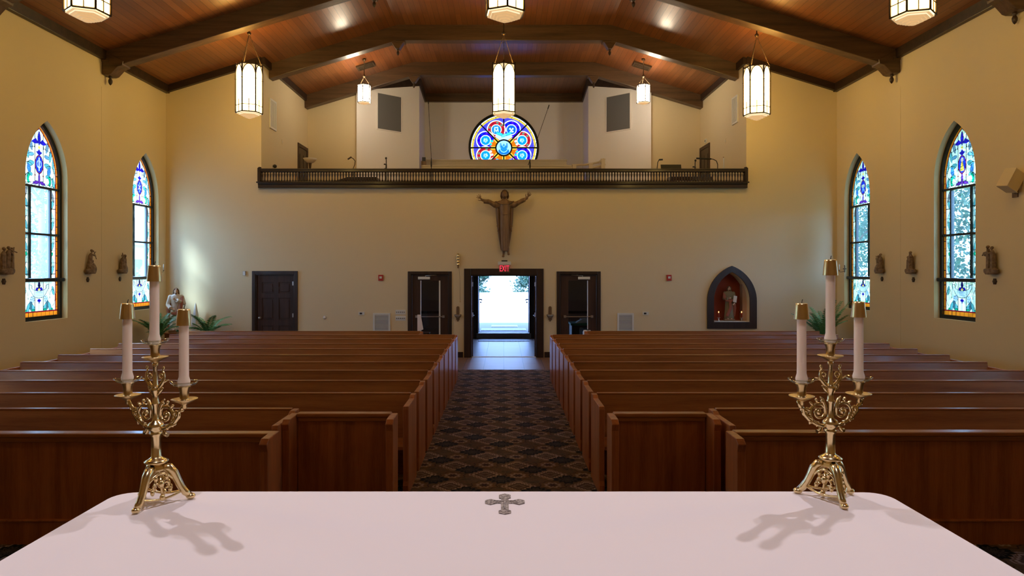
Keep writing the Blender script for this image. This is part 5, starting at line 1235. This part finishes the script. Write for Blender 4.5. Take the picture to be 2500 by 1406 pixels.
p2 = dict(arms=((-1, (-.15, -.03, .62), (-.05, -.15, .62)), (1, (.17, -.02, .60), (.13, -.14, .50))), hd=((.8, -.3, .3), (-.5, -.5, -.6)), mantle=[([(-.15, -.02, .80), (-.14, -.06, .66), (-.08, -.12, .58), (.04, -.13, .56), (.13, -.10, .60)], [.03, .05, .05, .05, .03]), ([(.0, -.13, .57), (.03, -.12, .35), (-.08, -.11, .10)], [.04, .05, .05]), ([(.13, -.03, .6), (.15, -.04, .35), (.13, -.02, .10)], [.04, .05, .04])])
t = thing('saint_statue', 'painted robed statue holding a white scroll inside the niche', 'statue', (cxn, YB+.19, WZ(784)+.03), -.15)
statue(t, .86, 'robe_green', 'robe_red', p2); b = MB(); b.prism([(.07, .46), (.15, .44), (.17, .60), (.09, .62)], 'y', -.17, -.14); b.build('scroll', M['whiteplastic'], t)
for px_, s_ in ((1757, 'left'), (1813, 'right')):
    t = thing('votive_candlestick', 'small silver candlestick with a lit red candle, %s of the niche statue' % s_, 'candlestick', (WX(px_), YB+.08, WZ(784)))
    b = MB(); b.lathe([(.035, 0), (.03, .01), (.01, .02), (.015, .04), (.008, .05), (.02, .07), (.045, .085), (.035, .08), (.012, .08)], seg=14); b.build('holder', M['steel'], t)
    b = MB(); b.lathe([(.018, .08), (.018, .20), (.014, .205)], seg=12); rc_ = b.build('red_candle', M['redwax'], t); b = MB(); b.ell((0, 0, .225), (.010, .010, .020)); b.build('flame', M['flame'], rc_)

# ================================================================== stations of the cross
def station(lab, sgn, y, comp, z=2.15):
    x = XL if sgn < 0 else XR
    t = thing('station_relief', lab, 'relief', (x, y, z), -sgn*PI/2, 'carved relief groups on the side walls')
    b = MB()
    b.loft([ringpts(0, -.07, z_, rx, .075, 20) for z_, rx in ((-.02, .11), (.0, .13), (.015, .16), (.06, .165), (.08, .14))])
    def fig(x0, h, lean=0, s=1.0, kneel=False, arm=None, z0=.05):
        dz = h; tx = x0+lean
        if kneel:
            b.loft([ringpts(x0, -.07, z0, .07*s, .07*s, 14, 6, .08), ringpts(x0+.01, -.07, z0+.06, .07*s, .065*s, 14, 6, .06), ringpts(x0+lean*.6, -.07, z0+dz*.7, .045*s, .045*s, 14), ringpts(tx, -.07, z0+dz*.85, .025, .025, 14)])
        else:
            b.loft([ringpts(x0, -.07, z0, .048*s, .05*s, 14, 7, .10), ringpts(x0+lean*.4, -.07, z0+dz*.4, .042*s, .045*s, 14, 7, .08), ringpts(x0+lean*.7, -.075, z0+dz*.72, .045*s, .04*s, 14), ringpts(tx, -.08, z0+dz*.86, .02*s, .022, 14)])
        b.ell((tx+lean*.15, -.09, z0+dz*.95), (.024, .027, .031)); b.ell((tx+lean*.15, -.08, z0+dz*.97), (.027, .028, .027))
        if arm: b.cap((tx, -.09, z0+dz*.76), (tx+arm[0]*.5, -.12, z0+dz*.72), .016, .014, 8); b.cap((tx+arm[0]*.5, -.12, z0+dz*.72), (tx+arm[0], -.11, z0+dz*.76+arm[1]), .014, .010, 8); b.ell((tx+arm[0], -.11, z0+dz*.76+arm[1]), .013)
    comp(b, fig)
    b.carve('relief', M['station'], t, .006, 1)
    o = thing('station_plaque', lab.split(',')[0].replace('relief', 'plaque')+', small round plaque below it' if False else 'round bronze plaque under the '+lab.split(',')[0], 'plaque', (x, y, 2.01), -sgn*PI/2, 'round plaques below the reliefs')
    b = MB(); b.prism([(.045*(1+.10*math.cos(6*a))*math.cos(a), .052*(1+.10*math.cos(6*a))*math.sin(a)) for a in [2*PI*i/36 for i in range(36)]], 'y', -.018, 0); pq = b.build('plaque', M['plaque'], o, bevel=.004)
    b = MB(); b.ell((0, -.018, 0), (.026, .008, .032)); b.build('boss', M['bronze'], pq)
def cross(b, p, q, r=.013, arm=.09):
    p, q = Vector(p), Vector(q); b.tube([p, q], r, 4, False); d = (q-p).normalized(); s_ = d.cross(Vector((0, 1, 0))).normalized(); m_ = q-d*.07; b.tube([m_-s_*arm, m_+s_*arm], r, 4, False)
station('left wall relief at the photo edge, three standing figures', -1, 11.88, lambda b, f: (f(-.10, .38, 0), f(0, .40, .01), f(.09, .38, 0, arm=(-.06, .03)), cross(b, (.02, -.13, .1), (.12, -.10, .45))))
station('left wall relief between window and wall joint, figure lifting a cross over a kneeling one', -1, 14.28, lambda b, f: (f(-.05, .42, .05, arm=(.10, -.02)), f(.06, .20, -.03, 1.1, True), cross(b, (.13, -.11, .28), (.01, -.12, .46), .011, .06), b.ell((.02, -.08, .1), (.11, .07, .06))))
station('left wall relief nearest the far window, tall group with a cross at the left', -1, 15.48, lambda b, f: (f(-.02, .34, 0, 1.1), f(.07, .34, 0), cross(b, (-.02, -.11, .12), (-.07, -.10, .44), .013, .06), f(.03, .22, .0, 1.2, True)))
station('right wall relief nearest the far window, bent group tapering upward', 1, 15.49, lambda b, f: (f(.06, .36, .02), f(-.03, .32, .02), f(.0, .20, .03, 1.4, True), cross(b, (-.05, -.10, .2), (-.09, -.09, .38), .010, .04)))
station('right wall relief beyond the near window, figure carrying a cross on the shoulder', 1, 14.30, lambda b, f: (f(.0, .38, .02, 1.3, arm=(.08, .04)), f(-.06, .28, .01), cross(b, (-.02, -.12, .15), (.10, -.11, .42), .013, .05)))
station('right wall relief nearest the camera, two embracing figures with arms raised', 1, 11.93, lambda b, f: (f(.05, .40, -.01, arm=(-.09, .05)), f(-.05, .42, -.01, arm=(-.10, -.06)), b.ell((-.10, -.09, .33), (.05, .04, .04)), cross(b, (0, -.08, .3), (-.08, -.08, .47), .010, .05)))

# sconces in the far corners
for sgn, s_ in ((-1, 'left'), (1, 'right')):
    x = XL if sgn < 0 else XR
    t = thing('candle_sconce', 'small cross-shaped bronze sconce with a white candle by the %s corner' % s_, 'sconce', (x, 17.18, WZ(657)), -sgn*PI/2)
    b = MB(); b.box(-.008, .008, -.02, 0, -.06, .08); b.box(-.06, .06, -.02, 0, .0, .016)
    for c_ in ((0, .085), (-.065, .008), (.065, .008), (0, -.065)): b.ell((c_[0], -.012, c_[1]), (.016, .01, .016))
    k = -sgn; b.tube([(0, -.02, -.05), (k*.05, -.06, -.07), (k*.11, -.08, -.07), (k*.13, -.08, -.03)], .006, 6); b.lathe([(.005, -.04), (.022, -.03), (.02, -.025)], (k*.13, -.08, 0), 12); b.build('bracket', M['bronze'], t)
    b = MB(); b.lathe([(.011, -.025), (.011, .115), (.006, .12)], (k*.13, -.08, 0), 12); b.build('candle', M['whiteplastic'], t)

# wall speaker on the right wall
t = thing('wall_speaker', 'tan tilted box speaker bracketed to the right wall near the photo edge', 'speaker', (8.42, 11.45, 3.42))
b = MB(); b.M = Matrix.Translation((-.15, -.10, .24)) @ Matrix.Rotation(math.radians(28), 4, 'Y') @ Matrix.Rotation(.2, 4, 'Z'); b.box(-.11, .11, -.10, .10, -.15, .17); b.build('speaker_box', M['wall'], t, bevel=.006)
b = MB(); b.M = Matrix.Translation((-.15, -.10, .24)) @ Matrix.Rotation(math.radians(28), 4, 'Y') @ Matrix.Rotation(.2, 4, 'Z'); b.box(-.118, -.111, -.105, .105, -.155, .175); b.box(-.11, .12, -.105, .105, -.158, -.151); b.build('grille', M['wall'], t)
b = MB(); b.tube([(0, 0, .05), (-.06, -.04, .10), (-.12, -.08, .16)], .022, 8); b.ell((-.05, -.04, .08), .035); b.box(-.02, 0, -.06, .06, -.02, .12); b.build('bracket', M['carve_dark'], t)

# ================================================================== plants
def frond(b, base, ang, L, rise, droop, n=15, lw=.012, ll=.16):
    d = Vector((math.cos(ang), math.sin(ang), 0)); q = Vector((-math.sin(ang), math.cos(ang), 0)); pts = []
    for i in range(n+1):
        s_ = i/n; pts.append(Vector(base)+d*(L*s_*(.35+.65*s_))+Vector((0, 0, rise*s_-droop*s_*s_)))
    b.tube(pts, [.006*(1-.8*i/n) for i in range(n+1)], 5)
    for i in range(3, n+1):
        s_ = i/n; tg = (pts[i]-pts[i-1]).normalized(); le = ll*(1-abs(s_-.55)*1.1)
        for h in (0, .5):
            p0 = pts[i].lerp(pts[i-1], h)
            for sg in (-1, 1):
                dr = (tg*.75+q*sg*.75+Vector((0, 0, -.12+random.uniform(-.1, .1)))).normalized(); nrm = dr.cross(tg).normalized(); sdv = dr.cross(nrm).normalized()*lw
                e = p0+dr*le; m_ = p0+dr*le*.5; vs = [b.v(p0+sdv*.3), b.v(m_+sdv), b.v(e-Vector((0, 0, le*.2))), b.v(m_-sdv), b.v(p0-sdv*.3)]; b.f(vs)
def palm(name, lab, loc, fr, pot_h, pot_r, m_='leafpalm', potm='pot'):
    t = thing(name, lab, 'plant', loc)
    b = MB(); b.lathe([(pot_r*.75, 0), (pot_r*.8, .01), (pot_r, pot_h-.02), (pot_r*1.06, pot_h), (pot_r*.95, pot_h), (pot_r*.9, pot_h-.04), (0, pot_h-.04)], seg=20); b.build('pot', M[potm], t)
    for a_, L, rise, dr in fr:
        b = MB(); frond(b, (0, 0, pot_h-.05), a_, L, rise, dr); b.build('frond', M[m_], t)
    return t
rnd = random.Random(3)
palm('potted_palm', 'sunlit green palm at the foot of the pale statue', (-8.02, 16.1, 0), [(a_, .52*rnd.uniform(.7, 1.05), rnd.uniform(.70, .98), rnd.uniform(.20, .42)) for a_ in [i*.57+.2 for i in range(13)]], .55, .17)
palm('potted_palm', 'spreading palm against the back wall right of the pale statue', (-7.15, 16.85, 0), [(a_, .60*rnd.uniform(.7, 1.0), rnd.uniform(.75, 1.08), rnd.uniform(.35, .55)) for a_ in [i*.57-.9 for i in range(11)]], .55, .16)
palm('potted_palm', 'dark leafy palm in the right back corner', (7.70, 16.7, 0), [(a_, .72*rnd.uniform(.5, 1.0), rnd.uniform(.95, 1.45), rnd.uniform(.15, .45)) for a_ in [i*.47+.1 for i in range(20)]], .40, .20)
t = thing('flower_bunch', 'small bunch of white and red flowers between the palms in the left corner', 'flowers', (-7.60, 16.42, .0))
b = MB(); b.lathe([(.09, 0), (.12, .7), (.10, .72), (0, .70)], seg=16); b.build('stand', M['pot'], t)
b = MB()
for i in range(24):
    p_ = Vector((rnd.uniform(-.12, .12), rnd.uniform(-.1, .1), .80+rnd.uniform(-.06, .14)))
    for k in range(5): a_ = k*1.257; d = Vector((math.cos(a_), math.sin(a_), .3))*.03; b.f([b.v(p_), b.v(p_+d+Vector((-d.y, d.x, 0))*.35), b.v(p_+d*1.3), b.v(p_+d-Vector((-d.y, d.x, 0))*.35)])
b.build('blossoms', M['whiteplastic'], t)
b = MB()
for i in range(60):
    p_ = Vector((rnd.uniform(-.13, .13), rnd.uniform(-.1, .1), .72+rnd.uniform(0, .16))); d = Vector((rnd.uniform(-1, 1), rnd.uniform(-1, 1), rnd.uniform(0, 1))).normalized()*.06; q = d.cross(Vector((0, 0, 1))).normalized()*.016; b.f([b.v(p_), b.v(p_+d*.5+q), b.v(p_+d), b.v(p_+d*.5-q)])
b.build('leaves', M['leafpalm'], t)
t = thing('sun_patch_cone', 'tall white cone in place of a pointed sun patch, behind the palms in the left corner', 'cone', (-7.70, 17.40, .5))  # made-up cone for a sun patch on the wall; cloth and stand too
b = MB(); b.lathe([(.12, 0), (.095, .35), (.06, .62), (.02, .84), (0, .90)], seg=4, smooth=False, rot=.4); b.build('cloth', M['whiteplastic'], t); b = MB(); b.lathe([(.13, -.02), (.13, .0)], seg=16); b.tube([(0, 0, -.5), (0, 0, 0)], .03, 8); b.build('stand', M['pot'], t)

# ================================================================== outside
b = MB(); b.box(-60, 60, 22.8, 140, -.2, .10); b.build('ground', M['concrete'], kind='structure')
b = MB(); b.box(-60, -9.1, -20, 22.8, -.2, .02); b.build('ground_left_bounce', M['marble'], kind='structure')  # unseen ground on the left, made pale to bounce daylight through the windows
b = MB(); b.box(9.1, 60, -20, 22.8, -.2, .02); b.build('ground_lawn', M['grass'], kind='structure')
b = MB(); b.box(-2.6, 2.6, 22.8, 27.0, .10, .17); b.build('floor_porch', mat('porch_shade', (.055, .06, .065), .7, spec=.2), kind='structure')  # porch floor coloured dark for the shade under its roof
b = MB(); b.box(-2.9, 2.9, 22.8, 27.2, 2.75, 2.95); b.build('ceiling_porch', M['siding'], kind='structure')
for s in (-1, 1):
    t = thing('porch_post', 'white square porch post outside, %s of the doorway' % ('left' if s < 0 else 'right'), 'post', (s*2.3, 26.8, .17)); b = MB(); b.box(-.10, .10, -.10, .10, .1, 2.58); b.build('shaft', M['siding'], t); b = MB(); b.box(-.14, .14, -.14, .14, 0, .1); b.build('foot', M['siding'], t)
def tree(lab, x, y, h, r, n=1100, leaf=.26, z0=.6, name='leafy_tree', seed=0, group='trees outside'):
    rr_ = random.Random(seed); t = thing(name, lab, 'tree', (x, y, .0), 0, group)
    b = MB(); b.tube([(0, 0, 0), (.05, 0, h*.4), (0, .05, h*.8)], [.16, .12, .05], 8)
    for k in range(5): a_ = k*1.3; b.tube([(0, 0, h*(.3+.08*k)), (r*.6*math.cos(a_), r*.6*math.sin(a_), h*(.5+.09*k))], [.07, .02], 6)
    b.build('trunk', M['bark'], t)
    cl_ = [(Vector((rr_.uniform(-.6, .6)*r, rr_.uniform(-.6, .6)*r, z0+(h-z0)*rr_.uniform(.12, .9))), r*rr_.uniform(.35, .55)) for _ in range(9)]
    b = MB()
    for i in range(n):
        c_, q = cl_[i % 9]; d = Vector((rr_.gauss(0, 1), rr_.gauss(0, 1), rr_.gauss(0, 1))).normalized(); p_ = c_+d*q*rr_.uniform(.55, 1.05); p_.z = max(p_.z, .1)
        u_ = Vector((rr_.gauss(0, 1), rr_.gauss(0, 1), rr_.gauss(0, 1))).normalized(); v_ = u_.cross(d).normalized(); s_ = leaf*rr_.uniform(.6, 1.3)
        b.f([b.v(p_), b.v(p_+u_*s_*.5+v_*s_*.28), b.v(p_+u_*s_), b.v(p_+u_*s_*.5-v_*s_*.28)])
    b.build('crown', M['leaf'], t)
tree('bushy tree through the doorway, upper left part of the opening', -2.55, 68, 3.4, 1.75, 3600, .24, -.5, seed=3)
tree('bushy tree through the doorway, upper right part of the opening', 2.55, 69, 3.4, 2.0, 3600, .24, -.5, seed=4)
tree('added tall tree behind the left bushy tree beyond the doorway, dimming the floor reflection', -5.2, 84, 12, 4.2, 5200, .50, -.8, seed=1)  # both tall trees added to darken the sky mirrored in the tiles
tree('added tall tree behind the right bushy tree beyond the doorway, dimming the floor reflection', 5.6, 86, 12, 4.5, 5200, .50, -.8, seed=2)
for i, (x, y, h, r) in enumerate(((15.5, 18.0, 9, 2.9), (17, 24.5, 11, 2.9), (15.5, 31.5, 10, 3.2), (22, 40, 12, 4.2), (13.5, 11.5, 8, 2.8))):
    tree(('tree outside the near right window, nearest the glass', 'tree outside the right windows, between the two', 'tree outside the far right window', 'tallest tree far beyond the far right window', 'tree outside the right wall, nearest the camera')[i], x, y, h, r, 11000, .20, .2, seed=20+i)
for i, (x, y, h, r) in enumerate(((-17.5, 26.3, 9, 2.5), (-14.6, 22.6, 2.9, 1.3), (-37, 47, 9, 3.2))):
    tree(('tree outside the near left window, left of the white house', 'low bush outside the near left window', 'tree behind the white house outside the far left window')[i], x, y, h, r, (8000, 3600, 2600)[i], (.16, .09, .2)[i], (1.4, .2, .5)[i], seed=40+i)
t = thing('white_house', 'white sided house with a porch seen through the left windows', 'house', (-24, 38, 0))
b = MB(); b.box(-5, 4, -5, 6, 0, 3.6); b.build('wall', M['siding'], t)
b = MB(); b.prism([(-5.4, 3.55), (4.4, 3.55), (4.4, 3.75), (-.5, 6.0), (-5.4, 3.75)], 'y', -5.5, 6.4); b.build('roof', mat('grey_roof', (.30, .32, .34), .8), t)
for x in (4.15, 2.0): b = MB(); b.box(x-.12, x+.12, -7.2, -6.96, 0, 3.5); b.build('column', M['siding'], t)
b = MB(); b.box(1.6, 4.6, -7.4, -5.0, 3.5, 3.8); b.build('porch_roof', M['siding'], t)
for y in (-3, 0, 3): b = MB(); b.box(4.0, 4.03, y-.5, y+.5, 1.2, 2.8); b.build('window', M['doorglass'], t)
